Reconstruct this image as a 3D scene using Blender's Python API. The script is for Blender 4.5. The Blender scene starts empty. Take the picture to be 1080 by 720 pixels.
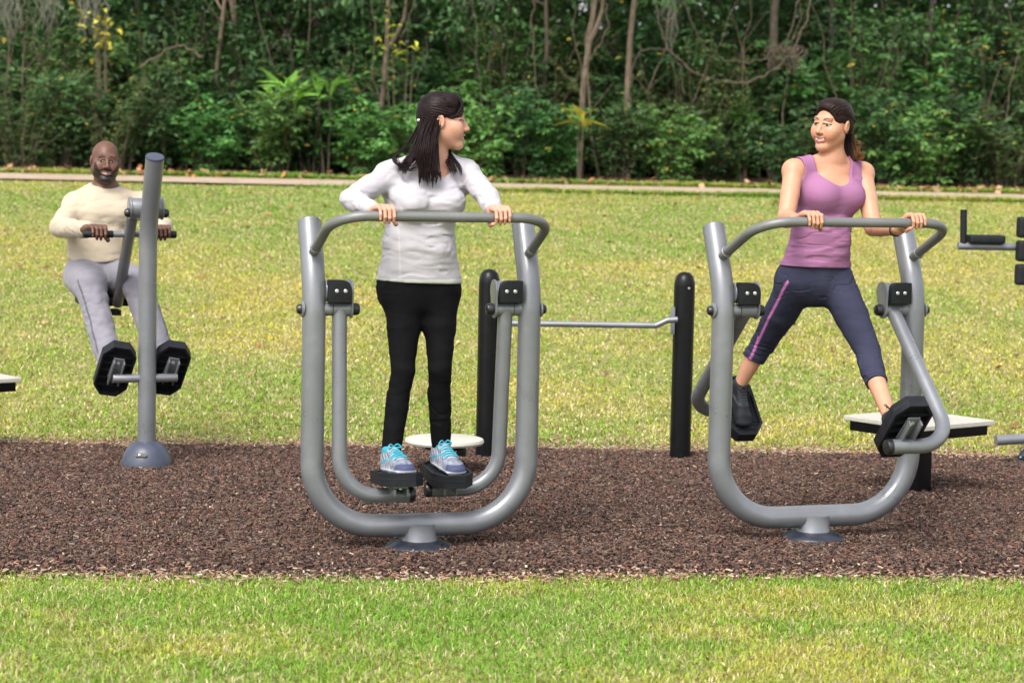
import bpy, bmesh, math, random
import numpy as np
from mathutils import Vector, Matrix

PI = math.pi
R = math.radians
scene = bpy.context.scene
COL = scene.collection
rng = np.random.default_rng(11)
random.seed(11)

# ------------------------------------------------------------------ camera
F_PX = 2350.0                      # focal length in pixels of a 1080 px wide frame
CAM = Vector((0.0, 0.0, 1.70))
PITCH, ROLL = R(4.86), R(1.2)
CAM_ROT = Matrix.Rotation(PI / 2 - PITCH, 3, 'X') @ Matrix.Rotation(ROLL, 3, 'Z')


def at(u, v, y):
    """the point of the vertical plane Y = y seen at pixel (u, v)"""
    d = CAM_ROT @ Vector(((u - 540) / F_PX, (360 - v) / F_PX, -1.0))
    return CAM + d * ((y - CAM.y) / d.y)


def on_ground(u, v, z=0.0):
    d = CAM_ROT @ Vector(((u - 540) / F_PX, (360 - v) / F_PX, -1.0))
    return CAM + d * ((z - CAM.z) / d.z)


def px(p):
    d = CAM_ROT.transposed() @ (Vector(p) - CAM)
    return 540 + F_PX * d.x / -d.z, 360 - F_PX * d.y / -d.z


cam_data = bpy.data.cameras.new('camera')
cam_data.sensor_width = 36.0
cam_data.lens = F_PX / 1080 * 36.0
cam_data.clip_start, cam_data.clip_end = 0.1, 3000
cam_data.dof.use_dof = True
cam_data.dof.focus_distance = 9.75
cam_data.dof.aperture_fstop = 4.0
cam = bpy.data.objects.new('camera', cam_data)
COL.objects.link(cam)
cam.location = CAM
cam.rotation_euler = CAM_ROT.to_euler()
scene.camera = cam


# ------------------------------------------------------------------ terrain height
def ground_z(x, y):
    x = np.asarray(x, float); y = np.asarray(y, float)
    t = np.clip((y - 12.9) / 13.1, 0, 1)
    z = 1.235 * (0.80 * t + 0.20 * t * t * (3 - 2 * t))
    z = z + np.clip(y - 26.0, 0, 1.7) * 0.045 + np.clip(y - 27.7, 0, 30) * 0.02
    z = z + np.where((y > 13) & (y < 26), 0.02 * np.sin(x * 0.9 + y * 0.7) * np.sin(t * PI), 0)
    return z


# ------------------------------------------------------------------ object helpers
def link(o, parent=None):
    COL.objects.link(o)
    if parent is not None:
        o.parent = parent
    return o


def tag(o, label, cat, group=None, kind=None):
    if label: o['label'] = label
    if cat: o['category'] = cat
    if group: o['group'] = group
    if kind: o['kind'] = kind
    return o


def thing(name, label, cat, loc=(0, 0, 0), rz=0.0, group=None):
    o = bpy.data.objects.new(name, None)
    o.empty_display_size = 0.2
    link(o)
    o.location = loc
    o.rotation_euler = (0, 0, rz)
    return tag(o, label, cat, group)


def np_mesh(name, verts, faces, smooth=True, attrs=None, sharp=None):
    """verts (n,3); faces: (m,k) array or a list of such arrays"""
    me = bpy.data.meshes.new(name)
    verts = np.asarray(verts, np.float32)
    if isinstance(faces, np.ndarray):
        faces = [faces]
    me.vertices.add(len(verts))
    me.vertices.foreach_set('co', verts.ravel())
    nl = sum(f.size for f in faces); nf = sum(len(f) for f in faces)
    me.loops.add(nl)
    me.polygons.add(nf)
    me.loops.foreach_set('vertex_index', np.concatenate([f.ravel() for f in faces]).astype(np.int32))
    tot = np.concatenate([np.full(len(f), f.shape[1], np.int32) for f in faces])
    start = np.concatenate([[0], np.cumsum(tot)[:-1]]).astype(np.int32)
    me.polygons.foreach_set('loop_start', start)
    me.polygons.foreach_set('loop_total', tot)
    me.polygons.foreach_set('use_smooth', np.full(nf, bool(smooth)))
    for k, a in (attrs or {}).items():
        a = np.asarray(a, np.float32)
        if a.ndim == 1:
            at_ = me.attributes.new(k, 'FLOAT', 'POINT')
            at_.data.foreach_set('value', a)
        else:
            at_ = me.attributes.new(k, 'FLOAT_COLOR', 'POINT')
            if a.shape[1] == 3:
                a = np.concatenate([a, np.ones((len(a), 1), np.float32)], 1)
            at_.data.foreach_set('color', a.ravel())
    me.update(calc_edges=True)
    me.validate()
    if sharp is not None:
        me.set_sharp_from_angle(angle=R(sharp))
    return me


def obj(name, me, mat, parent=None):
    o = bpy.data.objects.new(name, me)
    if mat is not None:
        me.materials.clear()
        me.materials.append(mat)
    return link(o, parent)


def fillet(pts, rad, n=8):
    """round the inner corners of a polyline; rad is one radius or one per inner corner"""
    pts = [Vector(p) for p in pts]
    out = [pts[0]]
    for i in range(1, len(pts) - 1):
        r = rad[i - 1] if isinstance(rad, (list, tuple)) else rad
        a, b, c = pts[i - 1], pts[i], pts[i + 1]
        d0, d1 = (a - b).normalized(), (c - b).normalized()
        ang = d0.angle(d1)
        if r <= 0 or ang > PI - 0.01:
            out.append(b); continue
        t = min(r / math.tan(ang / 2), (a - b).length * 0.98, (c - b).length * 0.98)
        r = t * math.tan(ang / 2)
        bis = (d0 + d1).normalized()
        cen = b + bis * (r / math.sin(ang / 2))
        v0 = b + d0 * t - cen
        v1 = b + d1 * t - cen
        tot = v0.angle(v1)
        ax = v0.cross(v1).normalized()
        for k in range(n + 1):
            out.append(cen + Matrix.Rotation(tot * k / n, 3, ax) @ v0)
    out.append(pts[-1])
    return out


class MB:
    """collects shapes into ONE mesh"""

    def __init__(self):
        self.v, self.f = [], []

    def add(self, verts, faces):
        o = len(self.v)
        self.v += [tuple(p) for p in verts]
        self.f += [tuple(i + o for i in f) for f in faces]
        return self

    def tube(self, pts, r, seg=20, caps=True, flat=None):
        pts = [Vector(p) for p in pts]
        n = len(pts)
        rr = r if isinstance(r, (list, tuple)) else [r] * n
        tang = []
        for i in range(n):
            d = (pts[min(i + 1, n - 1)] - pts[max(i - 1, 0)])
            tang.append(d.normalized() if d.length > 1e-9 else Vector((0, 0, 1)))
        ref = Vector((0, 0, 1)) if abs(tang[0].z) < 0.9 else Vector((0, 1, 0))
        u = (ref - tang[0] * ref.dot(tang[0])).normalized()
        verts = []
        for i in range(n):
            u = (u - tang[i] * u.dot(tang[i])).normalized()
            w = tang[i].cross(u)
            for k in range(seg):
                a = 2 * PI * k / seg
                s = flat or 1.0
                verts.append(pts[i] + (u * math.cos(a) + w * math.sin(a) * s) * rr[i])
        faces = []
        for i in range(n - 1):
            for k in range(seg):
                a, b = i * seg + k, i * seg + (k + 1) % seg
                faces.append((a, b, b + seg, a + seg))
        if caps:
            faces.append(tuple(reversed(range(seg))))
            faces.append(tuple(range((n - 1) * seg, n * seg)))
        return self.add(verts, faces)

    def cyl(self, a, b, r, seg=24, bev=0.0):
        a, b = Vector(a), Vector(b)
        if bev > 0:
            d = (b - a).normalized()
            pts = [a, a + d * bev * .3, a + d * bev, b - d * bev, b - d * bev * .3, b]
            return self.tube(pts, [r - bev, r - bev * .3, r, r, r - bev * .3, r - bev], seg)
        return self.tube([a, b], r, seg)

    def lathe(self, prof, c=(0, 0, 0), axis=(0, 0, 1), seg=32):
        """prof: list of (radius, height) along axis from c"""
        c = Vector(c); ax = Vector(axis).normalized()
        pts = [c + ax * h for _, h in prof]
        ref = Vector((0, 1, 0)) if abs(ax.y) < 0.9 else Vector((1, 0, 0))
        u = (ref - ax * ref.dot(ax)).normalized(); w = ax.cross(u)
        verts, faces = [], []
        for (r, _), p in zip(prof, pts):
            for k in range(seg):
                a = 2 * PI * k / seg
                verts.append(p + (u * math.cos(a) + w * math.sin(a)) * max(r, 1e-4))
        for i in range(len(prof) - 1):
            for k in range(seg):
                a, b = i * seg + k, i * seg + (k + 1) % seg
                faces.append((a, b, b + seg, a + seg))
        faces.append(tuple(reversed(range(seg))))
        faces.append(tuple(range((len(prof) - 1) * seg, len(prof) * seg)))
        return self.add(verts, faces)

    def box(self, c, s, M=None, bev=0.004, seg=2):
        bm = bmesh.new()
        bmesh.ops.create_cube(bm, size=1.0)
        bmesh.ops.scale(bm, vec=s, verts=bm.verts)
        if bev > 0:
            bmesh.ops.bevel(bm, geom=bm.edges[:], offset=min(bev, min(s) * .45), segments=seg, affect='EDGES', profile=0.7)
        M = M or Matrix.Identity(3)
        vs = [Vector(c) + M @ v.co for v in bm.verts]
        bm.verts.index_update()
        fs = [tuple(v.index for v in f.verts) for f in bm.faces]
        bm.free()
        return self.add(vs, fs)

    def prism(self, outline, depth, M=None, c=(0, 0, 0), bev=0.0, seg=2):
        """outline in local xy (counter-clockwise), from z=0 to z=depth, then M and c"""
        bm = bmesh.new()
        vs = [bm.verts.new((x, y, 0)) for x, y in outline]
        f = bm.faces.new(vs)
        bm.normal_update()
        if f.normal.z > 0: f.normal_flip()
        ex = bmesh.ops.extrude_face_region(bm, geom=[f])
        bmesh.ops.translate(bm, vec=(0, 0, depth), verts=[g for g in ex['geom'] if isinstance(g, bmesh.types.BMVert)])
        if bev > 0:
            bmesh.ops.bevel(bm, geom=[e for e in bm.edges], offset=bev, segments=seg, affect='EDGES', profile=0.7)
        bmesh.ops.recalc_face_normals(bm, faces=bm.faces[:])
        M = M or Matrix.Identity(3)
        out = [Vector(c) + M @ v.co for v in bm.verts]
        bm.verts.index_update()
        fs = [tuple(v.index for v in f.verts) for f in bm.faces]
        bm.free()
        return self.add(out, fs)

    def xf(self, M):
        self.v = [tuple(M @ Vector(p)) for p in self.v]
        return self

    def build(self, name, mat, parent=None, sharp=38):
        me = bpy.data.meshes.new(name)
        me.from_pydata(self.v, [], self.f)
        bm = bmesh.new(); bm.from_mesh(me)
        bmesh.ops.recalc_face_normals(bm, faces=bm.faces[:])
        bm.to_mesh(me); bm.free()
        me.polygons.foreach_set('use_smooth', np.ones(len(me.polygons), bool))
        me.set_sharp_from_angle(angle=R(sharp))
        return obj(name, me, mat, parent)


# ------------------------------------------------------------------ materials
def mat_new(name):
    m = bpy.data.materials.new(name)
    m.use_nodes = True
    nt = m.node_tree
    b = nt.nodes['Principled BSDF']
    return m, nt, b


def N(nt, typ, **kw):
    n = nt.nodes.new(typ)
    for k, v in kw.items():
        if k.startswith('i_'):
            n.inputs[k[2:].replace('_', ' ')].default_value = v
        else:
            setattr(n, k, v)
    return n


def ramp(nt, fac, stops):
    r = nt.nodes.new('ShaderNodeValToRGB')
    e = r.color_ramp.elements
    while len(e) < len(stops): e.new(0.5)
    for el, (p, c) in zip(e, stops):
        el.position = p; el.color = (*c, 1)
    nt.links.new(fac, r.inputs['Fac'])
    return r.outputs['Color']


def mat_plain(name, col, rough=0.5, metal=0.0, var=0.12, scale=30.0, bump=0.0, bscale=200.0, coat=0.0, spec=0.5, sheen=0.0):
    m, nt, b = mat_new(name)
    L = nt.links
    tc = N(nt, 'ShaderNodeTexCoord')
    nz = N(nt, 'ShaderNodeTexNoise'); nz.inputs['Scale'].default_value = scale; nz.inputs['Detail'].default_value = 6
    L.new(tc.outputs['Object'], nz.inputs['Vector'])
    lo = [max(c * (1 - var), 0) for c in col]; hi = [min(c * (1 + var), 1) for c in col]
    c = ramp(nt, nz.outputs['Fac'], [(0.3, lo), (0.7, hi)])
    L.new(c, b.inputs['Base Color'])
    b.inputs['Roughness'].default_value = rough
    b.inputs['Metallic'].default_value = metal
    b.inputs['Specular IOR Level'].default_value = spec
    b.inputs['Coat Weight'].default_value = coat
    if sheen: b.inputs['Sheen Weight'].default_value = sheen
    mr = N(nt, 'ShaderNodeMapRange')
    mr.inputs['To Min'].default_value = rough * 0.85; mr.inputs['To Max'].default_value = min(1, rough * 1.2)
    L.new(nz.outputs['Fac'], mr.inputs['Value']); L.new(mr.outputs['Result'], b.inputs['Roughness'])
    if bump:
        n2 = N(nt, 'ShaderNodeTexNoise'); n2.inputs['Scale'].default_value = bscale; n2.inputs['Detail'].default_value = 4
        L.new(tc.outputs['Object'], n2.inputs['Vector'])
        bp = N(nt, 'ShaderNodeBump'); bp.inputs['Strength'].default_value = bump; bp.inputs['Distance'].default_value = 0.002
        L.new(n2.outputs['Fac'], bp.inputs['Height']); L.new(bp.outputs['Normal'], b.inputs['Normal'])
    return m


def mat_attr(name, rough=0.7, spec=0.3, transl=0.0, attr='col', bump=0.0, bscale=300.0, sheen=0.0, sss=0.0, mottle=0.0):
    """base colour comes from the mesh's own colour attribute"""
    m, nt, b = mat_new(name)
    L = nt.links
    a = N(nt, 'ShaderNodeAttribute', attribute_name=attr)
    csock = a.outputs['Color']
    tc = N(nt, 'ShaderNodeTexCoord')
    if mottle:
        nz = N(nt, 'ShaderNodeTexNoise'); nz.inputs['Scale'].default_value = 90; nz.inputs['Detail'].default_value = 5
        L.new(tc.outputs['Object'], nz.inputs['Vector'])
        mr = N(nt, 'ShaderNodeMapRange'); mr.inputs['From Min'].default_value = .3; mr.inputs['From Max'].default_value = .7
        mr.inputs['To Min'].default_value = 1 - mottle; mr.inputs['To Max'].default_value = 1 + mottle
        L.new(nz.outputs['Fac'], mr.inputs['Value'])
        mx = N(nt, 'ShaderNodeVectorMath', operation='SCALE')
        L.new(csock, mx.inputs[0]); L.new(mr.outputs['Result'], mx.inputs['Scale'])
        csock = mx.outputs['Vector']
    L.new(csock, b.inputs['Base Color'])
    b.inputs['Roughness'].default_value = rough
    b.inputs['Specular IOR Level'].default_value = spec
    if sheen: b.inputs['Sheen Weight'].default_value = sheen
    if sss:
        b.inputs['Subsurface Weight'].default_value = sss
        b.inputs['Subsurface Radius'].default_value = (1.0, 0.35, 0.2)
        b.inputs['Subsurface Scale'].default_value = 0.006
    if bump:
        n2 = N(nt, 'ShaderNodeTexNoise'); n2.inputs['Scale'].default_value = bscale; n2.inputs['Detail'].default_value = 5
        L.new(tc.outputs['Object'], n2.inputs['Vector'])
        bp = N(nt, 'ShaderNodeBump'); bp.inputs['Strength'].default_value = bump; bp.inputs['Distance'].default_value = 0.002
        L.new(n2.outputs['Fac'], bp.inputs['Height']); L.new(bp.outputs['Normal'], b.inputs['Normal'])
    if transl:
        t = N(nt, 'ShaderNodeBsdfTranslucent')
        L.new(csock, t.inputs['Color'])
        ms = N(nt, 'ShaderNodeMixShader'); ms.inputs['Fac'].default_value = transl
        out = nt.nodes['Material Output']
        L.new(b.outputs['BSDF'], ms.inputs[1]); L.new(t.outputs['BSDF'], ms.inputs[2])
        L.new(ms.outputs['Shader'], out.inputs['Surface'])
    return m


M = {}


def mat_paint(name, col, rough, metal, coat):
    """powder coat with faint scuffs, a fine orange peel and a film of dust in patches"""
    m, nt, b = mat_new(name); L = nt.links
    tc = N(nt, 'ShaderNodeTexCoord')
    n1 = N(nt, 'ShaderNodeTexNoise'); n1.inputs['Scale'].default_value = 7; n1.inputs['Detail'].default_value = 9; n1.inputs['Roughness'].default_value = .65
    L.new(tc.outputs['Object'], n1.inputs['Vector'])
    base = ramp(nt, n1.outputs['Fac'], [(.32, [c * .90 for c in col]), (.55, col), (.75, [min(1, c * 1.13 + .008) for c in col])])
    mp = N(nt, 'ShaderNodeMapping'); mp.inputs['Scale'].default_value = (60, 60, 9)
    L.new(tc.outputs['Object'], mp.inputs['Vector'])
    n2 = N(nt, 'ShaderNodeTexNoise'); n2.inputs['Scale'].default_value = 1.6; n2.inputs['Detail'].default_value = 5
    L.new(mp.outputs['Vector'], n2.inputs['Vector'])
    sc = ramp(nt, n2.outputs['Fac'], [(.70, (0, 0, 0)), (.76, (1, 1, 1))])
    mx = N(nt, 'ShaderNodeMix', data_type='RGBA')
    mx.inputs['B'].default_value = (*[min(1, c * 1.5 + .03) for c in col], 1)
    mul = N(nt, 'ShaderNodeMath', operation='MULTIPLY'); mul.inputs[1].default_value = .45
    L.new(sc, mul.inputs[0]); L.new(mul.outputs[0], mx.inputs['Factor']); L.new(base, mx.inputs['A'])
    L.new(mx.outputs['Result'], b.inputs['Base Color'])
    mr = N(nt, 'ShaderNodeMapRange'); mr.inputs['From Min'].default_value = .3; mr.inputs['From Max'].default_value = .75
    mr.inputs['To Min'].default_value = rough * .8; mr.inputs['To Max'].default_value = rough * 1.6
    L.new(n1.outputs['Fac'], mr.inputs['Value']); L.new(mr.outputs['Result'], b.inputs['Roughness'])
    b.inputs['Metallic'].default_value = metal; b.inputs['Coat Weight'].default_value = coat; b.inputs['Coat Roughness'].default_value = .12
    n3 = N(nt, 'ShaderNodeTexNoise'); n3.inputs['Scale'].default_value = 320
    L.new(tc.outputs['Object'], n3.inputs['Vector'])
    bp = N(nt, 'ShaderNodeBump'); bp.inputs['Strength'].default_value = .12; bp.inputs['Distance'].default_value = .002
    L.new(n3.outputs['Fac'], bp.inputs['Height']); L.new(bp.outputs['Normal'], b.inputs['Normal'])
    return m


M['grey'] = mat_paint('grey powder coat', (0.185, 0.194, 0.209), .29, .30, .25)
M['grey_handle'] = mat_paint('worn grey coat', (0.165, 0.168, 0.166), .40, .25, .05)
M['black'] = mat_plain('black coated steel', (0.006, 0.006, 0.007), 0.30, var=.15, bump=.03, spec=.22)
M['rubber'] = mat_plain('black rubber', (0.010, 0.011, 0.014), 0.55, var=.25, bump=.25, bscale=350, spec=.25)
M['bluebase'] = mat_plain('dark slate plastic', (0.050, 0.058, 0.085), 0.38, var=.12, bump=.12, bscale=160)
M['navybase'] = mat_plain('dark navy plastic', (0.022, 0.026, 0.038), 0.34, var=.2, bump=.12, bscale=160)
M['bolt'] = mat_plain('bright bolt', (0.62, 0.62, 0.60), 0.3, metal=.8, var=.05)
M['cap'] = mat_plain('black plastic cap', (0.014, 0.014, 0.016), 0.3, var=.1)
M['steel'] = mat_plain('pale stainless', (0.58, 0.59, 0.6), 0.28, metal=.6, var=.08)
M['beige'] = mat_plain('beige composite board', (0.46, 0.44, 0.38), 0.6, var=.08, scale=60, bump=.1)
G0 = .034
# ------------------------------------------------------------------ the walking machines (air striders)
HANDLE_Z = 1.40
S_W = 0.462          # half the distance between the two uprights
AX_Z = 1.005         # height of the swing axle
YAW, YAW2 = R(16), R(19)


def octagon(w, l, c):
    return [(-w + c, -l), (w - c, -l), (w, -l + c * 1.3), (w, l - c * 1.3), (w - c, l), (-w + c, l), (-w, l - c * 1.3), (-w, -l + c * 1.3)]


def pedal_parts(parent, M4, toe=-1):
    """a black tray for a foot, sole plate at z=0 facing +z, long axis y; M4 places it"""
    hw, hl = 0.088, 0.166
    t = MB().prism(octagon(hw, hl, .045), 0.014, bev=.003)
    out, inn = octagon(hw, hl, .045), octagon(hw - .012, hl - .012, .041)
    n = len(out)
    # rim wall above the plate and a skirt with ribs below it
    def wall(z0, z1, hts=None):
        vs = []
        for ring in (out, inn):
            for z in (z0, z1):
                for i, (x, y) in enumerate(ring):
                    zz = z if hts is None or z == z0 else z0 + (z1 - z0) * hts[i]
                    vs.append((x, y, zz))
        fs = []
        for i in range(n):
            j = (i + 1) % n
            o0, o1, i0, i1 = 0, n, 2 * n, 3 * n
            fs += [(o0 + i, o0 + j, o1 + j, o1 + i), (i0 + j, i0 + i, i1 + i, i1 + j), (o1 + i, o1 + j, i1 + j, i1 + i), (o0 + j, o0 + i, i0 + i, i0 + j)]
        t.add(vs, fs)
    wall(0.0125, 0.033, [1, 1, 1, .75, .55, .55, .75, 1])
    wall(-0.022, 0.002)
    for y in (-.10, -.05, 0.0, .05, .10):
        t.box((0, y, -.009), (hw * 1.75, .006, .018), bev=0)
    for k in range(7):
        t.box((0, -.12 + k * .04, .0155), (hw * 1.5, .012, .004), bev=.001)
    t.xf(M4)
    tray = t.build('pedal', M['rubber'], parent)
    b = MB()
    b.prism([(-.028, -.10), (.028, -.10), (.034, .03), (.0, .075), (-.034, .03)], .008, c=(0, 0, -.034), bev=.002)
    b.box((-.026, -.02, -.052), (.008, .15, .03), bev=.002)
    b.box((.026, -.02, -.052), (.008, .15, .03), bev=.002)
    b.xf(M4)
    b.build('bracket', M['grey'], tray)
    for (x, y) in ((0, .03), (0, -.07)):
        MB().lathe([(.010, 0), (.010, -.005), (.006, -.008)], (x, y, -.034), seg=12).xf(M4).build('bolt', M['bolt'], tray)
    return tray


def make_strider(label, base, yaw, swing_l, swing_r, off):
    root = thing('air_walker', label, 'exercise machine', (base.x, base.y, G0), yaw, 'grey air walkers on the mulch')
    w = S_W
    path = fillet([(-w, .125, 1.355), (-w, 0, 1.08), (-w, 0, .098), (w, 0, .098), (w, 0, 1.08), (w, .125, 1.355)], [.5, .27, .27, .5], 14)
    MB().tube(path, .0485, 32, caps=False).build('frame', M['grey'], root)
    for s in (-1, 1):
        d = (Vector((0, .125, 1.355)) - Vector((0, 0, 1.08))).normalized()
        p = Vector((s * w, .125, 1.355))
        MB().lathe([(.0488, -.004), (.0495, .002), (.0485, .007), (.040, .014), (.02, .018), (.0, .019)], p, d, 28).build('end_cap', M['grey'], root)
    hp = fillet([(-w, .03, 1.235), (-w + .01, -.34, HANDLE_Z), (w - .01, -.34, HANDLE_Z), (w, .03, 1.235)], [.15, .15], 12)
    MB().tube(hp, .0205, 22).build('handlebar', M['grey_handle'], root)
    # weld beads where the handle meets the uprights
    for s in (-1, 1):
        d = Vector((s * .01, -.37, HANDLE_Z - 1.235)).normalized()
        p = Vector((s * w, .03, 1.235)) + d * .058
        MB().tube([p - d * .006, p - d * .002, p + d * .004, p + d * .007], [.024, .026, .0245, .0206], 22, caps=False).build('weld', M['grey'], root)
    # foot of the machine
    MB().lathe([(.085, .0), (.075, .012), (.072, .10)], (0, 0, .004), seg=28).build('pedestal', M['grey'], root)
    b = MB()
    b.lathe([(.0, .034), (.075, .034), (.095, .032), (.138, .012), (.142, .006), (.142, -.02)], (0, 0, 0), seg=40)
    cov = b.build('base_cover', M['navybase'], root)
    for a in (-50, 130):
        x, y = .112 * math.cos(R(a)), .112 * math.sin(R(a))
        MB().lathe([(.010, .018), (.010, .030), (.006, .033)], (x, y, 0), seg=10).build('bolt', M['cap'], cov)
    for s in (-1, 1):
        xi = lambda d: s * (w - d)
        # axle tube, end plate, bumper housing
        h = MB()
        h.cyl((xi(.03), 0, AX_Z), (xi(.073), 0, AX_Z), .028, 24)
        h.cyl((xi(.076), 0, AX_Z), (xi(.15), 0, AX_Z), .030, 24)
        h.cyl((xi(.045), .01, AX_Z + .075), (xi(.156), .01, AX_Z + .075), .044, 28, bev=.004)
        ol = [(-.034 + .034 * (1 - math.cos(t)) , 0) for t in (0,)]
        plate = []
        for k in range(13):
            a = PI * k / 12
            plate.append((.01 + .05 * math.cos(a), .075 + .05 * math.sin(a)))
        for k in range(13):
            a = PI + PI * k / 12
            plate.append((.038 * math.cos(a), .0 + .038 * math.sin(a)))
        Mx = Matrix(((0, 0, -s), (1, 0, 0), (0, 1, 0)))
        h.prism(plate, .008, Mx, (xi(.150), 0, AX_Z), bev=.002)
        ho = h.build('pivot_housing', M['grey'], root)
        bp = MB()
        rr = .04
        o = [(.048, -.047), (.146, -.047), (.146, .045 - rr)] + [(.146 - rr + rr * math.cos(a), .045 - rr + rr * math.sin(a)) for a in np.linspace(0, PI / 2, 7)] + [(.048, .045)]
        if s > 0:
            o = [(-x, z) for x, z in reversed(o)]
        # outline in (distance from the post, height)
        Mf = Matrix(((1, 0, 0), (0, 0, -1), (0, 1, 0)))
        cx = -w if s < 0 else w
        bp.prism(o, .045, Mf, (cx, -.018, AX_Z + .078), bev=.005)
        bo = bp.build('bumper', M['rubber'], ho)
        for d in (.082, .118):
            MB().lathe([(.0085, -.002), (.0085, .003), (.005, .006)], (xi(d), -.063, AX_Z + .078), (0, -1, 0), 14).build('bolt', M['bolt'], ho)
        k = MB()
        k.lathe([(.018, 0), (.026, .008), (.026, .02), (.022, .032), (.0, .038)], (xi(.156), 0, AX_Z), (-s, 0, 0), 20)
        k.build('axle_cap', M['cap'], ho)
        k = MB()
        k.lathe([(.034, 0), (.034, .006), (.028, .010)], (s * (w + .044), 0, AX_Z), (s, 0, 0), 20)
        k.build('washer', M['grey'], ho)
        k = MB()
        k.lathe([(.021, 0), (.021, .009), (.015, .019), (.0, .022)], (s * (w + .053), 0, AX_Z), (s, 0, 0), 20)
        k.build('outer_cap', M['cap'], ho)
        # swinging arm: turn about the axle
        ang = swing_l if s < 0 else swing_r
        T = Matrix.Translation((0, 0, AX_Z)) @ Matrix.Rotation(-ang, 4, 'X') @ Matrix.Translation((0, 0, -AX_Z))
        ap = fillet([(xi(.106), 0, AX_Z), (xi(.106), 0, .232), (s * .05, 0, .232)], .16, 12)
        a = MB().tube(ap, .0315, 24)
        a.xf(T)
        arm = a.build('swing_arm', M['grey'], root)
        e = MB().lathe([(.033, -.012), (.034, .002), (.030, .012), (.0, .016)], (s * .05, 0, .232), (-s, 0, 0), 20)
        e.xf(T)
        e.build('end_cap', M['cap'], arm)
        PM = T @ Matrix.Translation((s * off[s], -.035, .232 + .0315 + .040))
        pedal_parts(arm, PM)
    return root


G0 = .034      # the mulch lies a little higher than the soil
B1 = on_ground(442, 577, G0)
B2 = on_ground(857, 567, G0)
SW1 = (R(4), R(-5))
SW2 = (R(-49), R(47))
OFF1, OFF2 = {-1: .122, 1: .118}, {-1: .150, 1: .132}     # how far out each pedal sits
make_strider('grey air walker machine with its two pedals level, under the dark haired woman in white', B1, YAW, *SW1, OFF1)
make_strider('grey air walker machine with its two pedals swung wide apart, under the woman in purple', B2, YAW2, *SW2, OFF2)


def strider_point(base, lx, ly, lz, yaw=YAW):
    c, s = math.cos(yaw), math.sin(yaw)
    return Vector((base.x + lx * c - ly * s, base.y + lx * s + ly * c, lz + G0))


def strider_pedal(base, s, ang, p, yaw=None):
    yaw = yaw if yaw is not None else (YAW if base is B1 else YAW2)
    """a point p given in the frame of a pedal (sole plate z=0.014)"""
    T = Matrix.Translation((0, 0, AX_Z)) @ Matrix.Rotation(-ang, 4, 'X') @ Matrix.Translation((0, 0, -AX_Z))
    q = T @ Matrix.Translation((s * (OFF1 if base is B1 else OFF2)[s], -.035, .232 + .0315 + .040)) @ Vector(p)
    return strider_point(base, q.x, q.y, q.z, yaw)


# ------------------------------------------------------------------ the seated press machine of the man
PB = on_ground(154.5, 490, G0)
PYAW = R(20)
LEV_T, LEV_B = Vector((-.072, .03, 1.325)), Vector((-.048, .62, .80))


def press_point(lx, ly, lz):
    c, s = math.cos(PYAW), math.sin(PYAW)
    return Vector((PB.x + lx * c - ly * s, PB.y + lx * s + ly * c, lz + G0))


PEDAL_LX, PEDAL_C = (-.158, .128), Vector((0, .060, .497))
PEDAL_TILT = R(54)


def press_pedal_mat(lx):
    # plate normal (+z of the pedal) points back and up, away from the viewer; toes (-y) up
    return Matrix.Translation((lx, PEDAL_C.y, PEDAL_C.z)) @ Matrix.Rotation(R(9), 4, 'Y') @ Matrix.Rotation(-PEDAL_TILT, 4, 'X')


def press_pedal(lx, p):
    q = press_pedal_mat(lx) @ Vector(p)
    return press_point(q.x, q.y, q.z)


def dome_cover(parent, slot_dir=-115):
    c = MB().lathe([(.0, .128), (.052, .126), (.075, .118), (.105, .085), (.126, .04), (.133, .008), (.134, -.02)], (0, 0, 0), seg=40).build('base_cover', M['bluebase'], parent)
    a = R(slot_dir)
    d = Vector((math.cos(a), math.sin(a), 0)); t = Vector((-d.y, d.x, 0))
    n = (d + Vector((0, 0, .7))).normalized(); u = n.cross(t)
    p = d * .117 + Vector((0, 0, .066))
    MM = Matrix((t, u, n)).transposed()
    ol = [(.022 + .011 * math.cos(x), .011 * math.sin(x)) for x in np.linspace(-PI / 2, PI / 2, 7)] + [(-.022 + .011 * math.cos(x), .011 * math.sin(x)) for x in np.linspace(PI / 2, 3 * PI / 2, 7)]
    MB().prism(ol, .007, MM, p - n * .003).build('slot', M['black'], c)
    MB().lathe([(.007, 0), (.007, .004), (.003, .006)], p + n * .004 - t * .006, n, 10).build('bolt', M['bolt'], c)
    return c


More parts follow.
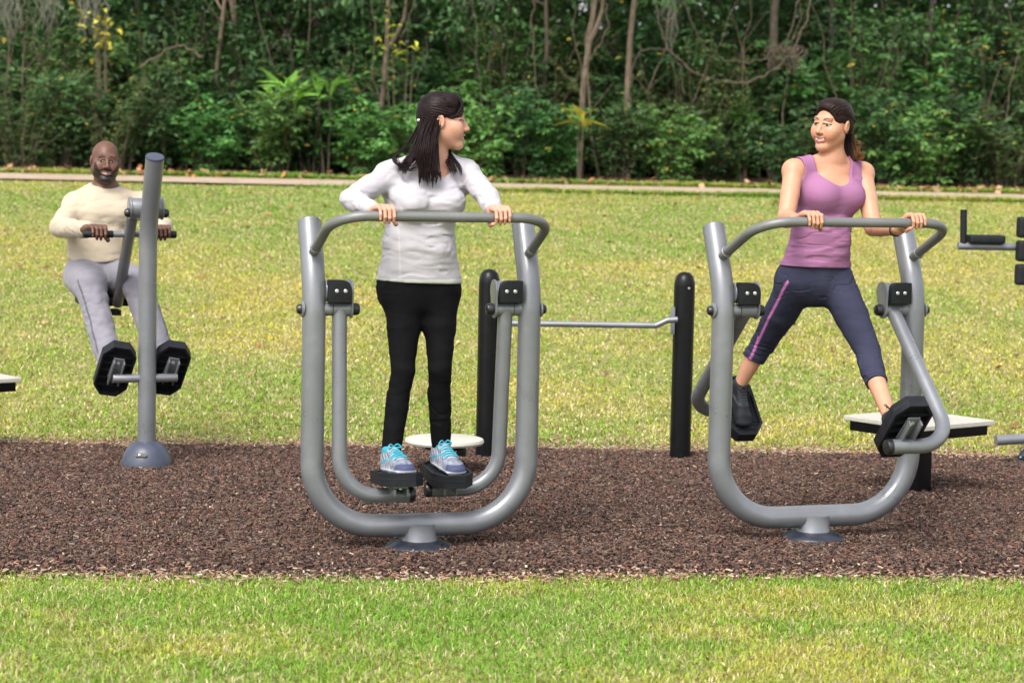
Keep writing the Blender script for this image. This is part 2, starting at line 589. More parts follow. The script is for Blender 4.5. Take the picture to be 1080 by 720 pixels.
def make_press():
    root = thing('seated_press', 'grey seated exercise machine with one bent post and two black pedals, ridden by the man', 'exercise machine', (PB.x, PB.y, G0), PYAW)
    path = fillet([(0, 0, .02), (0, 0, 1.22), (0.0, -.17, 1.60)], [.6], 14)
    MB().tube(path, .047, 32, caps=False).build('post', M['grey'], root)
    d = (Vector((0, -.17, 1.60)) - Vector((0, 0, 1.22))).normalized()
    MB().lathe([(.0472, -.006), (.048, .001), (.046, .006), (.0, .007)], (0, -.17, 1.60), d, 30).build('end_cap', M['bluebase'], root)
    dome_cover(root)
    h = MB()
    h.cyl((-.092, .012, 1.335), (.072, .012, 1.335), .053, 32, bev=.004)
    h.cyl((-.098, .012, 1.335), (-.088, .012, 1.335), .059, 32, bev=.002)
    h.cyl((.068, .012, 1.335), (.078, .012, 1.335), .059, 32, bev=.002)
    hub = h.build('pivot_housing', M['grey'], root)
    for s, x in ((-1, -.098), (1, .078)):
        MB().lathe([(.02, 0), (.024, .006), (.024, .014), (.016, .026), (0, .03)], (x, -.012, 1.312), (s, 0, 0), 18).build('axle_cap', M['cap'], hub)
    lv = MB().tube([LEV_T, LEV_B], .030, 24)
    lever = lv.build('lever', M['grey'], root)
    hb = LEV_T.lerp(LEV_B, .25)
    hb = Vector((-.062, hb.y, hb.z))
    MB().cyl((hb.x - .235, hb.y, hb.z), (hb.x + .235, hb.y, hb.z), .0165, 20).build('handlebar', M['grey'], lever)
    for s in (-1, 1):
        MB().cyl((hb.x + s * .245, hb.y, hb.z), (hb.x + s * .088, hb.y, hb.z), .0195, 20, bev=.004).build('grip', M['rubber'], lever)
    st = MB().box((-.085, .80, .806), (.29, .28, .05), bev=.022, seg=4)
    st.box((-.09, .66, .75), (.12, .12, .03))
    st.build('seat', M['rubber'], lever)
    # the foot bar
    MB().cyl((-.178, .0, .455), (.158, .0, .455), .0225, 22, bev=.003).build('foot_bar', M['grey'], root)
    for lx in PEDAL_LX:
        pedal_parts(root, press_pedal_mat(lx))
    return root, hb


press, PRESS_BAR = make_press()


# ------------------------------------------------------------------ the two black posts and their low bar
def make_pullup():
    p0, p1 = on_ground(512.5, 484, .02), on_ground(717, 485, .02)
    root = thing('training_bar', 'pair of black posts joined by a low grey bar at the lawn edge', 'exercise bar', (p0.x, p0.y, 0), 0)
    w = p1 - p0
    for q in (Vector((0, 0, 0)), w):
        MB().lathe([(.058, -.05), (.058, .985), (.056, 1.01), (.046, 1.04), (.028, 1.058), (.0, 1.064)], q, seg=30).build('post', M['black'], root)
        MB().lathe([(.007, 0), (.007, .003), (.003, .005)], q + Vector((.020, -.0545, .975)), (0.34, -.94, 0), 10).build('bolt', M['bolt'], root)
    z = .775
    pts = fillet([Vector((.08, -.02, z - .005)), Vector((w.x - .16, -.02, z)), Vector((w.x - .1, -.02, z + .03)), Vector((w.x - .045, -.02, z + .035))], [.05, .05], 6)
    MB().tube(pts, .0165, 16).build('bar', M['grey'], root)
    for q, s in ((Vector((0, 0, 0)), 1), (w, -1)):
        b = MB().box(q + Vector((s * .062, -.02, z + (.02 if s < 0 else 0))), (.022, .05, .15), bev=.004)
        b.cyl(q + Vector((s * .075, -.02, z + .035)), q + Vector((s * .075, -.045, z + .035)), .01, 10)
        b.build('bracket', M['grey'], root)
    return root


make_pullup()


# ------------------------------------------------------------------ round stool, benches
def make_step():
    p = on_ground(468, 503)
    root = thing('round_step', 'low round balance step with a pale beige disc top', 'exercise step', (p.x, p.y, 0), 0)
    MB().lathe([(.0, .175), (.17, .175), (.203, .18), (.208, .19), (.203, .203), (.19, .207), (.0, .209)], seg=48).build('top', M['beige'], root)
    MB().lathe([(.10, .150), (.10, .174)], seg=24).build('mount_plate', M['black'], root)
    MB().lathe([(.045, -.03), (.045, .15)], seg=20).build('stem', M['black'], root)
    MB().box((.09, -.02, .14), (.05, .04, .045), bev=.008).build('clamp', M['cap'], root)


make_step()


def make_bench(label, p, rz, top_z):
    root = thing('platform_bench', label, 'exercise bench', (p.x, p.y, 0), rz, 'square beige platform benches')
    h = .268
    MB().box((0, 0, top_z - .012), (2 * h, 2 * h, .024), bev=.006, seg=3).build('top', M['beige'], root)
    f = MB()
    for sx, sy, lx, ly in ((0, -1, 2 * h - .05, .03), (0, 1, 2 * h - .05, .03), (-1, 0, .03, 2 * h - .11), (1, 0, .03, 2 * h - .11)):
        f.box((sx * (h - .04), sy * (h - .04), top_z - .0505), (lx, ly, .05), bev=.004)
    f.box((0, 0, top_z - .052), (.16, .16, .02), bev=.003)
    f.build('frame', M['black'], root)
    MB().box((0, 0, (top_z - .063 - .05) / 2), (.105, .105, top_z - .063 + .05), bev=.01).build('post', M['black'], root)
    return root


make_bench('square beige topped bench on a black post, behind the right air walker', on_ground(966, 524), R(38), .405)
b_y = on_ground(-40, 488)
make_bench('beige topped bench cut off by the left edge of the photo', Vector((at(-48, 480, 12.1).x, 12.1, 0)), R(40), .42)


# ------------------------------------------------------------------ knee raise station at the right edge
def make_station():
    p = on_ground(1095, 494)
    root = thing('knee_raise_station', 'grey dip and knee raise station with black pads at the right edge', 'exercise machine', (p.x, p.y, 0), R(6))
    MB().tube(fillet([(0, .06, .02), (0, .06, 1.1), (0, .12, 1.62)], [.6]), .047, 28).build('post', M['grey'], root)
    dome_cover(root, 200)
    sc = .0053
    for s in (-1, 1):
        pass
    a = MB()
    a.tube(fillet([(0, .0, 1.235), (-.22, -.02, 1.235), (-.515, -.02, 1.235)], [.05]), .021, 18)
    a.build('arm', M['grey'], root)
    pd = MB().box((-.36, -.02, 1.276), (.20, .10, .045), bev=.018, seg=4)
    pd.build('arm_pad', M['rubber'], root)
    MB().tube(fillet([(-.485, -.02, 1.25), (-.485, -.02, 1.275), (-.49, -.02, 1.435)], [.01]), .0185, 16).build('handle', M['rubber'], root)
    a = MB()
    a.tube(fillet([(0, .12, 1.235), (.22, .10, 1.235), (.50, .10, 1.235)], [.05]), .021, 18)
    a.build('arm', M['grey'], root)
    MB().box((.375, .10, 1.276), (.20, .10, .045), bev=.018, seg=4).build('arm_pad', M['rubber'], root)
    for z in (1.345, 1.215, 1.085):
        MB().box((-.085, -.06, z), (.22, .07, .115), bev=.026, seg=4).build('back_pad', M['rubber'], root)
    MB().tube(fillet([(0, .03, .30), (0, -.04, .18), (-.27, -.06, .165)], [.05]), .029, 20).build('foot_rest', M['grey'], root)


make_station()
# ------------------------------------------------------------------ ground sheets
def vnoise(x, y, seed=0):
    """smooth 2-D value noise, numpy"""
    r = np.random.default_rng(seed).random((256, 256))
    xi, yi = np.floor(x).astype(int), np.floor(y).astype(int)
    fx, fy = x - xi, y - yi
    fx, fy = fx * fx * (3 - 2 * fx), fy * fy * (3 - 2 * fy)
    g = lambda a, b: r[a % 256, b % 256]
    return (g(xi, yi) * (1 - fx) + g(xi + 1, yi) * fx) * (1 - fy) + (g(xi, yi + 1) * (1 - fx) + g(xi + 1, yi + 1) * fx) * fy


def fbm(x, y, seed=0, oct=4):
    s, a, t = 0, 1.0, 0
    for k in range(oct):
        s = s + a * vnoise(x * 2 ** k, y * 2 ** k, seed + k); t += a; a *= .55
    return s / t


def sheet(name, xs, ys, lift=0.0, zf=ground_z):
    X, Y = np.meshgrid(xs, ys)
    Z = zf(X, Y) + lift
    nx, ny = len(xs), len(ys)
    v = np.stack([X.ravel(), Y.ravel(), Z.ravel()], 1)
    i = np.arange((nx - 1) * (ny - 1))
    r, c = i // (nx - 1), i % (nx - 1)
    a = r * nx + c
    return np_mesh(name, v, np.stack([a, a + 1, a + nx + 1, a + nx], 1))


def mat_ground(name, stops, scale, bump=0.6, bscale=60):
    m, nt, b = mat_new(name); L = nt.links
    tc = N(nt, 'ShaderNodeTexCoord')
    n1 = N(nt, 'ShaderNodeTexNoise'); n1.inputs['Scale'].default_value = scale; n1.inputs['Detail'].default_value = 10; n1.inputs['Roughness'].default_value = .7
    L.new(tc.outputs['Object'], n1.inputs['Vector'])
    L.new(ramp(nt, n1.outputs['Fac'], stops), b.inputs['Base Color'])
    b.inputs['Roughness'].default_value = .9
    b.inputs['Specular IOR Level'].default_value = .15
    n2 = N(nt, 'ShaderNodeTexNoise'); n2.inputs['Scale'].default_value = bscale; n2.inputs['Detail'].default_value = 6
    L.new(tc.outputs['Object'], n2.inputs['Vector'])
    bp = N(nt, 'ShaderNodeBump'); bp.inputs['Strength'].default_value = bump; bp.inputs['Distance'].default_value = .02
    L.new(n2.outputs['Fac'], bp.inputs['Height']); L.new(bp.outputs['Normal'], b.inputs['Normal'])
    return m


M['soil'] = mat_ground('lawn soil', [(.3, (.13, .14, .04)), (.5, (.22, .22, .07)), (.7, (.32, .28, .12))], 9)
M['mulch'] = mat_ground('dark mulch', [(.3, (.010, .007, .006)), (.5, (.035, .022, .018)), (.7, (.07, .045, .035))], 60, 1.0, 90)
M['path'] = mat_ground('pale path', [(.3, (.30, .225, .165)), (.5, (.37, .285, .21)), (.7, (.44, .34, .255))], 4, .2, 80)

ys = np.concatenate([[-60, -20, 0, 3], np.linspace(5, 13, 41), np.linspace(13.1, 26, 90), np.linspace(26.2, 40, 30), [45, 55, 80, 150, 400, 1500]])
xs = np.concatenate([[-1500, -300, -60, -25], np.linspace(-14, 14, 113), [25, 60, 300, 1500]])
tag(obj('lawn', sheet('lawn', xs, ys), M['soil']), 'rising lawn of yellow green grass around the exercise area', 'lawn', kind='structure')

MULCH_X = 9.0
def near_edge(x): return 8.79 + .085 * x + .035 * np.sin(x * 1.7) + .16 * (fbm(x * 1.1 + 40, x * 0 + 3.3, 5) - .5)
def far_edge(x): return 12.60 + .045 * x + .05 * np.sin(x * .8 + 1) + .22 * (fbm(x * 1.1 + 9, x * 0 + 7.3, 6) - .5)

mx = np.linspace(-MULCH_X, MULCH_X, 181)
t = np.linspace(0, 1, 60)
X = np.repeat(mx[None], 60, 0)
Y = near_edge(X) * (1 - t[:, None]) + far_edge(X) * t[:, None]
edge = np.minimum(t, 1 - t)[:, None]
Z = ground_z(X, Y) + .004 + .020 * np.clip(edge * 25, 0, 1) + .018 * fbm(X * 2.2, Y * 2.2, 8) * np.clip(edge * 12, 0, 1)
i = np.arange(180 * 59); rr_, cc_ = i // 180, i % 180
a = rr_ * 181 + cc_
tag(obj('mulch_bed', np_mesh('mulch_bed', np.stack([X.ravel(), Y.ravel(), Z.ravel()], 1), np.stack([a, a + 1, a + 182, a + 181], 1)), M['mulch']),
    'strip of dark brown mulch under the exercise machines', 'mulch', kind='structure')

def mulch_z(x, y):
    n, f = near_edge(x), far_edge(x)
    tt = (y - n) / (f - n)
    e = np.clip(np.minimum(tt, 1 - tt), 0, 1)
    return ground_z(x, y) + .004 + .020 * np.clip(e * 25, 0, 1) + .018 * fbm(x * 2.2, y * 2.2, 8) * np.clip(e * 12, 0, 1)

px_ = np.linspace(-60, 60, 121); py_ = np.linspace(26.05, 27.1, 8)
tag(obj('path', sheet('path', px_, py_, .03), M['path']), 'pale concrete path along the foot of the woods', 'path', kind='structure')


def scatter_quads(n, xr, yr, zf, lr, wr, tilt, lift=0.0, seed=1, keep=None, thick=None, seglen=None):
    """n small lying slivers as boxes without bottom; returns verts, faces, index of the piece per vertex"""
    g = np.random.default_rng(seed)
    x = g.uniform(*xr, n); y = g.uniform(*yr, n)
    if keep is not None:
        k = keep(x, y, g); x, y = x[k], y[k]; n = len(x)
    z = zf(x, y) + lift * g.random(n)
    l = g.uniform(*lr, n) / 2; w = g.uniform(*wr, n) / 2
    a = g.uniform(0, 2 * PI, n); p = g.normal(0, tilt, n); r = g.normal(0, tilt, n)
    ca, sa = np.cos(a), np.sin(a)
    ux = np.stack([ca * np.cos(p), sa * np.cos(p), np.sin(p)], 1)
    up = np.stack([-np.sin(p) * ca, -np.sin(p) * sa, np.cos(p)], 1)
    vx = np.cross(up, ux)
    vx2 = vx * np.cos(r)[:, None] + up * np.sin(r)[:, None]
    nn = np.cross(ux, vx2)
    c = np.stack([x, y, z], 1)
    th = (g.uniform(*thick, n) if thick else np.full(n, .003))[:, None]
    L_, W_ = ux * l[:, None], vx2 * w[:, None]
    q = g.uniform(.45, 1.0, n)[:, None]
    tops = [c - L_ - W_ * q + nn * th, c + L_ - W_ + nn * th, c + L_ * 1.05 + W_ * q + nn * th, c - L_ + W_ + nn * th]
    bots = [c - L_ - W_ * q - nn * th, c + L_ - W_ - nn * th, c + L_ * 1.05 + W_ * q - nn * th, c - L_ + W_ - nn * th]
    v = np.stack(tops + bots, 1).reshape(-1, 3)
    b = np.arange(n)[:, None] * 8
    f = np.concatenate([b + np.array([[0, 1, 2, 3]]), b + np.array([[4, 5, 1, 0]]), b + np.array([[5, 6, 2, 1]]), b + np.array([[6, 7, 3, 2]]), b + np.array([[7, 4, 0, 3]])], 0)
    return v, f, np.repeat(np.arange(n), 8), n


def pick(g, n, cols, probs, jit=.2):
    cols = np.array(cols); k = g.choice(len(cols), n, p=np.array(probs) / sum(probs))
    c = cols[k] * (1 + g.normal(0, jit, (n, 1))) * (1 + g.normal(0, .05, (n, 3)))
    return np.clip(c, .003, .9)


M['chips'] = mat_attr('mulch chips', .85, .2)
MX = 4.6
def in_mulch(x, y, g): return (y > near_edge(x) + .01) & (y < far_edge(x) - .01)
v, f, idx, n = scatter_quads(250000, (-MX, MX), (8.3, 13.1), mulch_z, (.007, .024), (.0035, .008), .30, .012, 21, in_mulch, (.0015, .0035))
c = pick(np.random.default_rng(3), n, [(.066, .042, .034), (.110, .066, .050), (.165, .080, .055), (.17, .118, .088), (.10, .076, .064), (.30, .22, .16)], [.30, .32, .12, .14, .10, .02], .25)
tag(obj('mulch_chips', np_mesh('mulch_chips', v, f, False, {'col': c[idx]}), M['chips']), 'loose brown and reddish wood chips covering the exercise area', 'mulch', kind='stuff')
# paler chips raked up along both edges of the strip
def edge_keep(x, y, g):
    d0 = (y - near_edge(x)) / .085; d1 = (far_edge(x) - y) / .22
    return (np.exp(-d0 ** 2) * (.35 + .9 * fbm(x * 1.1, y * 0 + 2, 31)) > g.random(len(x))) | (np.exp(-(d1 + .2) ** 2) > g.random(len(x)))
v, f, idx, n = scatter_quads(150000, (-MX, MX), (8.4, 13.2), lambda x, y: np.maximum(mulch_z(x, y), ground_z(x, y)), (.009, .030), (.004, .010), .25, .018, 22, edge_keep, (.0015, .003))
c = pick(np.random.default_rng(4), n, [(.30, .18, .12), (.38, .28, .20), (.48, .39, .30), (.22, .12, .075), (.10, .06, .045)], [.3, .26, .10, .19, .15], .2)
tag(obj('pale_wood_chips', np_mesh('pale_wood_chips', v, f, False, {'col': c[idx]}), M['chips']), 'pale orange wood chips lining the edges of the mulch', 'wood chips', kind='stuff')


# ------------------------------------------------------------------ grass
def blades(n, xr, yfun, hr, wr, seed, keep=None, patch=1.0, far=False):
    g = np.random.default_rng(seed)
    x = g.uniform(*xr, n); y = yfun(g, n)
    if keep is not None:
        k = keep(x, y, g); x, y = x[k], y[k]; n = len(x)
    z = ground_z(x, y) - .004
    p1 = fbm(x * 1.4 * patch, y * 1.4 * patch, 51); p2 = fbm(x * .55 * patch + 31, y * .55 * patch + 12, 61); p3 = fbm(x * 5 + 7, y * 5, 71)
    h = g.uniform(*hr, n) * (.65 + .7 * p1); w = g.uniform(*wr, n) / 2
    a = g.uniform(0, 2 * PI, n)
    lean = np.abs(g.normal(.85, .5, n)) * h
    dx, dy = np.cos(a), np.sin(a)
    # width direction: random, mostly across the blade's lean
    b = a + PI / 2 + g.normal(0, .5, n)
    wx, wy = np.cos(b) * w, np.sin(b) * w
    B = np.stack([x, y, z], 1)
    W = np.stack([wx, wy, np.zeros(n)], 1)
    Mi = B + np.stack([dx * lean * .35, dy * lean * .35, h * .62], 1)
    Tp = B + np.stack([dx * lean, dy * lean, h * np.clip(1 - .25 * lean / h, .3, 1)], 1)
    v = np.stack([B - W, B + W, Mi + W * .75, Mi - W * .75, Tp], 1).reshape(-1, 3)
    k = np.arange(n)[:, None] * 5
    f4 = k + np.array([[0, 1, 2, 3]]); f3 = k + np.array([[3, 2, 4]])
    # colours: green, yellow-green, straw
    yel = np.clip((p2 - .38) * 2.3 + (p3 - .5) * .8 + g.normal(0, .18, n), 0, 1)
    return v, [f4, f3], n, yel, p1, p3, g


def blade_cols(n, yel, p1, p3, g, straw=.12, green=(.19, .355, .036), yellow=(.54, .475, .08)):
    gr, ye, st = np.array(green), np.array(yellow), np.array((.60, .50, .30))
    c = gr * (1 - yel[:, None]) + ye * yel[:, None]
    s = g.random(n) < straw * (.3 + 1.6 * np.clip(p3 * 1.5 - .2, 0, 1))
    c[s] = st * (.7 + .5 * g.random((s.sum(), 1)))
    c = c * (1 + g.normal(0, .20, (n, 1)))
    br = g.random(n) < .03
    c[br] = np.array((.30, .13, .04)) * (.6 + .6 * g.random((br.sum(), 1)))
    return np.clip(c, .004, .9)


M['grass'] = mat_attr('grass blades', .55, .3, transl=.3)
def near_keep(x, y, g): return (y < near_edge(x) + .02 + g.normal(0, .022, len(x))) & (np.abs(x) < y * .235 + .5)
v, f, n, yel, p1, p3, g = blades(200000, (-2.9, 2.9), lambda g, n: g.uniform(6.6, 9.4, n), (.014, .034), (.003, .006), 101, near_keep, 1.6)
c = blade_cols(n, yel * .9, p1, p3, g, .15)
tag(obj('near_grass', np_mesh('near_grass', v, f, True, {'col': np.repeat(c, 5, 0)}), M['grass']), 'short bright green grass in front of the mulch strip', 'grass', kind='stuff')

def far_keep(x, y, g): return (y > far_edge(x) - .05 + np.abs(g.normal(0, .06, len(x)))) & (np.abs(x) < y * .235 + .8)
def far_y(g, n):
    t = g.random(n)
    return 12.3 + 13.75 * t ** 1.15
v, f, n, yel, p1, p3, g = blades(520000, (-6.9, 6.9), far_y, (.014, .034), (.006, .012), 102, far_keep, 1.0)
ty = (v[::5, 1] - 12.9) / 13
c = blade_cols(n, np.clip(yel * 1.2 + .12 - .42 * np.clip(ty - .55, 0, 1) * 2, 0, 1), p1, p3, g, .25)
tag(obj('hillside_grass', np_mesh('hillside_grass', v, f, True, {'col': np.repeat(c, 5, 0)}), M['grass']), 'yellow green grass on the slope behind the machines', 'grass', kind='stuff')

# fallen leaves on the lawn
M['dead_leaf'] = mat_attr('fallen leaves', .8, .2)
v, f, idx, n = scatter_quads(260, (-6, 6), (13.3, 26), lambda x, y: ground_z(x, y) + .018, (.02, .06), (.02, .05), .35, .01, 23, None, (.001, .002))
c = pick(np.random.default_rng(6), n, [(.30, .13, .05), (.36, .18, .09), (.22, .11, .06), (.42, .26, .14)], [.35, .3, .2, .15], .2)
tag(obj('fallen_leaves', np_mesh('fallen_leaves', v, f, False, {'col': c[idx]}), M['dead_leaf']), 'scattered brown fallen leaves on the lawn', 'fallen leaves', kind='stuff')

# ------------------------------------------------------------------ light
world = bpy.data.worlds.new('World'); scene.world = world
world.use_nodes = True
wn = world.node_tree
bg = wn.nodes['Background']
sky = wn.nodes.new('ShaderNodeTexSky')
sky.sky_type = 'NISHITA'; sky.sun_disc = False
SUN_EL, SUN_AZ = R(52), R(205)           # azimuth clockwise from +Y
sky.sun_elevation = SUN_EL; sky.sun_rotation = SUN_AZ
sky.dust_density = 4.0; sky.air_density = 1.0; sky.ozone_density = 1.0
hs = wn.nodes.new('ShaderNodeHueSaturation'); hs.inputs['Saturation'].default_value = .35
wn.links.new(sky.outputs['Color'], hs.inputs['Color'])
wn.links.new(hs.outputs['Color'], bg.inputs['Color'])
bg.inputs['Strength'].default_value = .15
sd = bpy.data.lights.new('sun', 'SUN'); sd.energy = 1.15; sd.angle = R(24); sd.color = (1.0, .95, .88)
so = bpy.data.objects.new('sun', sd); COL.objects.link(so)
dirv = Vector((math.sin(SUN_AZ) * math.cos(SUN_EL), math.cos(SUN_AZ) * math.cos(SUN_EL), math.sin(SUN_EL)))
so.rotation_euler = dirv.to_track_quat('Z', 'Y').to_euler()
so.location = (0, -5, 20)
scene.view_settings.view_transform = 'Standard'
scene.view_settings.look = 'None'
scene.view_settings.exposure = 1.12
scene.view_settings.gamma = 1.0
scene.cycles.max_bounces = 6
scene.cycles.use_denoising = True
# ------------------------------------------------------------------ the woods behind the path
def leaves_mesh(name, P, D, U, ln, wd, cols, fold=.18, droop=.15):
    """one folded four-cornered leaf per row: foot P, direction D, upper side U"""
    n = len(P)
    D = D / np.linalg.norm(D, axis=1, keepdims=True)
    S = np.cross(D, U); S /= np.maximum(np.linalg.norm(S, axis=1, keepdims=True), 1e-6)
    U = np.cross(S, D)
    ln, wd = ln[:, None], wd[:, None]
    mid = P + D * ln * .45 + U * ln * .02
    tip = P + D * ln - U * ln * droop
    L_ = mid + S * wd * .5 + U * wd * fold
    R_ = mid - S * wd * .5 + U * wd * fold
    mid2 = P + D * ln * .72 - U * ln * droop * .4
    L2 = mid2 + S * wd * .36 + U * wd * fold * .7
    R2 = mid2 - S * wd * .36 + U * wd * fold * .7
    v = np.stack([P, L_, R_, L2, R2, mid, tip], 1).reshape(-1, 3)
    k = np.arange(n)[:, None] * 7
    f3 = np.concatenate([k + np.array([[0, 5, 1]]), k + np.array([[0, 2, 5]]), k + np.array([[1, 5, 3]]), k + np.array([[5, 2, 4]]), k + np.array([[3, 5, 6]]), k + np.array([[5, 4, 6]])], 0)
    return np_mesh(name, v, f3, False, {'col': np.repeat(cols, 7, 0)})


def unit(a): return a / np.maximum(np.linalg.norm(a, axis=1, keepdims=True), 1e-9)


M['leaf'] = mat_attr('leaves', .5, .32, transl=.28)
_nt = M['leaf'].node_tree          # every plant is a little different in hue and depth of green
_oi = N(_nt, 'ShaderNodeObjectInfo')
_hs = N(_nt, 'ShaderNodeHueSaturation')
_r1 = N(_nt, 'ShaderNodeMapRange'); _r1.inputs['To Min'].default_value = .468; _r1.inputs['To Max'].default_value = .503
_r2 = N(_nt, 'ShaderNodeMapRange'); _r2.inputs['To Min'].default_value = .78; _r2.inputs['To Max'].default_value = 1.6
_m7 = N(_nt, 'ShaderNodeMath', operation='MULTIPLY'); _m7.inputs[1].default_value = 7.31
_fr = N(_nt, 'ShaderNodeMath', operation='FRACT')
_nt.links.new(_oi.outputs['Random'], _r1.inputs['Value']); _nt.links.new(_oi.outputs['Random'], _m7.inputs[0])
_nt.links.new(_m7.outputs[0], _fr.inputs[0]); _nt.links.new(_fr.outputs[0], _r2.inputs['Value'])
_nt.links.new(_r1.outputs['Result'], _hs.inputs['Hue']); _nt.links.new(_r2.outputs['Result'], _hs.inputs['Value'])
_hs.inputs['Saturation'].default_value = 1.0
_at = [n for n in _nt.nodes if n.type == 'ATTRIBUTE'][0]
for _l in list(_nt.links):
    if _l.from_node == _at:
        _nt.links.new(_hs.outputs['Color'], _l.to_socket)
_nt.links.new(_at.outputs['Color'], _hs.inputs['Color'])
M['stem'] = mat_plain('brown stems', (.10, .075, .05), .85, var=.3, scale=20)
M['bark'] = mat_plain('grey brown bark', (.10, .078, .058), .9, var=.35, scale=14, bump=.9, bscale=40)
M['bark_pale'] = mat_plain('pale bark', (.155, .115, .080), .9, var=.3, scale=12, bump=.9, bscale=40)
M['bark_dark'] = mat_plain('dark bark', (.06, .048, .038), .9, var=.3, scale=12, bump=.9, bscale=40)
M['moss'] = mat_plain('grey moss strands', (.15, .15, .115), .95, var=.25, scale=25)
M['vine'] = mat_plain('dry tan vine', (.095, .072, .05), .9, var=.3, scale=25)


def leaf_cols(g, n, base, bright, pb, shade=None):
    base, bright = np.array(base), np.array(bright)
    t = np.clip(g.beta(1.3, 2.2, n) + pb, 0, 1)[:, None]
    c = base * (1 - t) + bright * t
    c = c * (1 + g.normal(0, .14, (n, 1))) * (1 + g.normal(0, .05, (n, 3)))
    return np.clip(c, .003, .8)


def shrub_data(seed, w, h, stems, per, leaf, base, bright, pb=0.0, arch=.6, droop=.15, twig=.30, low=.12, aspect=.42, yellow=.012):
    g = np.random.default_rng(seed)
    mb = MB()
    P, D, U = [], [], []
    for s in range(stems):
        a = g.uniform(0, 2 * PI); rad = w / 2 * math.sqrt(g.uniform(.02, 1))
        hh = h * g.uniform(.55, 1.0) * (1 - .35 * (rad / (w / 2)) ** 2)
        b = np.array([math.cos(a) * rad * .25, math.sin(a) * rad * .25, -.05])
        tip = np.array([math.cos(a) * rad, math.sin(a) * rad, hh])
        pts = []
        for k in range(8):
            t = k / 7
            p = b + (tip - b) * np.array([t ** (1 + arch), t ** (1 + arch), t ** .85])
            pts.append(p + g.normal(0, .018 * h * .5, 3) * (0 < k < 7))
        if s < 26:
            mb.tube([tuple(p) for p in pts], [.014 * h * .6 * (1 - .8 * k / 7) for k in range(8)], 5, caps=False)
        pts = np.array(pts)
        for q in range(per):
            t = low + (1 - low) * g.random() ** .8
            i = min(int(t * 7), 6); fr = t * 7 - i
            o = pts[i] * (1 - fr) + pts[i + 1] * fr
            a2 = g.uniform(0, 2 * PI)
            td = np.array([math.cos(a2), math.sin(a2), g.uniform(-.25, .75)]); td /= np.linalg.norm(td)
            tl = twig * g.uniform(.4, 1.15)
            m = int(g.integers(6, 11))
            for j in range(m):
                tt = (j + .6) / m
                p = o + td * tl * tt
                p = p + np.array([0, 0, -.25 * tl * tt * tt])
                side = np.cross(td, [0, 0, 1.0]); side /= max(np.linalg.norm(side), 1e-6)
                sg = 1 if j % 2 else -1
                d = td * .75 + side * sg * .8 + g.normal(0, .28, 3) + np.array([0, 0, -.12])
                if j == m - 1: d = td + g.normal(0, .2, 3)
                P.append(p); D.append(d); U.append(np.array([0, 0, 1.0]) + td * .25 + g.normal(0, .38, 3))
    P, D, U = np.array(P), np.array(D), np.array(U)
    n = len(P)
    ln = leaf * g.uniform(.65, 1.25, n); wd = ln * aspect * g.uniform(.8, 1.2, n)
    c = leaf_cols(g, n, base, bright, pb)
    ye = g.random(n) < yellow
    c[ye] = np.array((.42, .36, .06)) * g.uniform(.6, 1.1, (ye.sum(), 1))
    lm = leaves_mesh('foliage', P, D, U, ln, wd, c, droop=droop)
    return lm, mb


def make_shrub(name, label, cat, seed, w, h, stems, per, leaf, base, bright, **k):
    mat = k.pop('stem_mat', 'stem')
    lm, mb = shrub_data(seed, w, h, stems, per, leaf, base, bright, **k)
    root = thing(name, label, cat)
    obj('foliage', lm, M['leaf'], root)
    mb.build('stems', M[mat], root)
    return root


def copy_thing(src, loc, rz, sc, label, group=None):
    r = src.copy(); COL.objects.link(r)
    r.location = loc; r.rotation_euler = (0, 0, rz); r.scale = (sc, sc, sc)
    if label: r['label'] = label
    if group: r['group'] = group
    for ch in list(src.children):
        c = ch.copy(); COL.objects.link(c); c.parent = r
        for gch in list(ch.children):
            d = gch.copy(); COL.objects.link(d); d.parent = c
    return r


DARK, MID, OLIVE = (.026, .066, .024), (.042, .115, .032), (.050, .086, .030)
BR_D, BR_M, BR_O = (.065, .165, .050), (.10, .26, .060), (.12, .20, .055)
SH = 'shrubs at the edge of the woods'
K = {}
K['glossy'] = [make_shrub('leafy_shrub', '', 'shrub', 300 + i, 1.75, 1.65, 17, 19, .108, DARK, BR_D, pb=.02) for i in range(3)]
K['laurel'] = [make_shrub('leafy_shrub', '', 'shrub', 310 + i, 1.6, 1.5, 16, 18, .118, MID, BR_M, pb=.06) for i in range(3)]
K['fine'] = [make_shrub('leafy_shrub', '', 'shrub', 320 + i, 1.7, 1.7, 19, 24, .062, OLIVE, BR_O, twig=.26) for i in range(2)]
K['tall'] = [make_shrub('leafy_shrub', '', 'shrub', 330 + i, 1.9, 3.0, 18, 25, .102, DARK, BR_M, arch=.4, low=.05) for i in range(2)]
used_src = {k: [False] * len(v) for k, v in K.items()}
KIND_LABEL = {'glossy': 'dark glossy leaved shrub', 'laurel': 'bright green bushy shrub', 'fine': 'olive green small leaved shrub', 'tall': 'tall dark green leafy shrub'}
wg = np.random.default_rng(77)


def place_shrub(kind, u, y, sc, label):
    srcs = K[kind]
    i = int(wg.integers(len(srcs)))
    x = at(u, 190, y).x
    loc = (x, y, float(ground_z(x, y)) - .03)
    rz = wg.uniform(0, 2 * PI)
    if not used_src[kind][i]:
        used_src[kind][i] = True
        o = srcs[i]; o.location = loc; o.rotation_euler = (0, 0, rz); o.scale = (sc,) * 3
        o['label'] = label; o['group'] = SH
        return o
    return copy_thing(srcs[i], loc, rz, sc, label, SH)


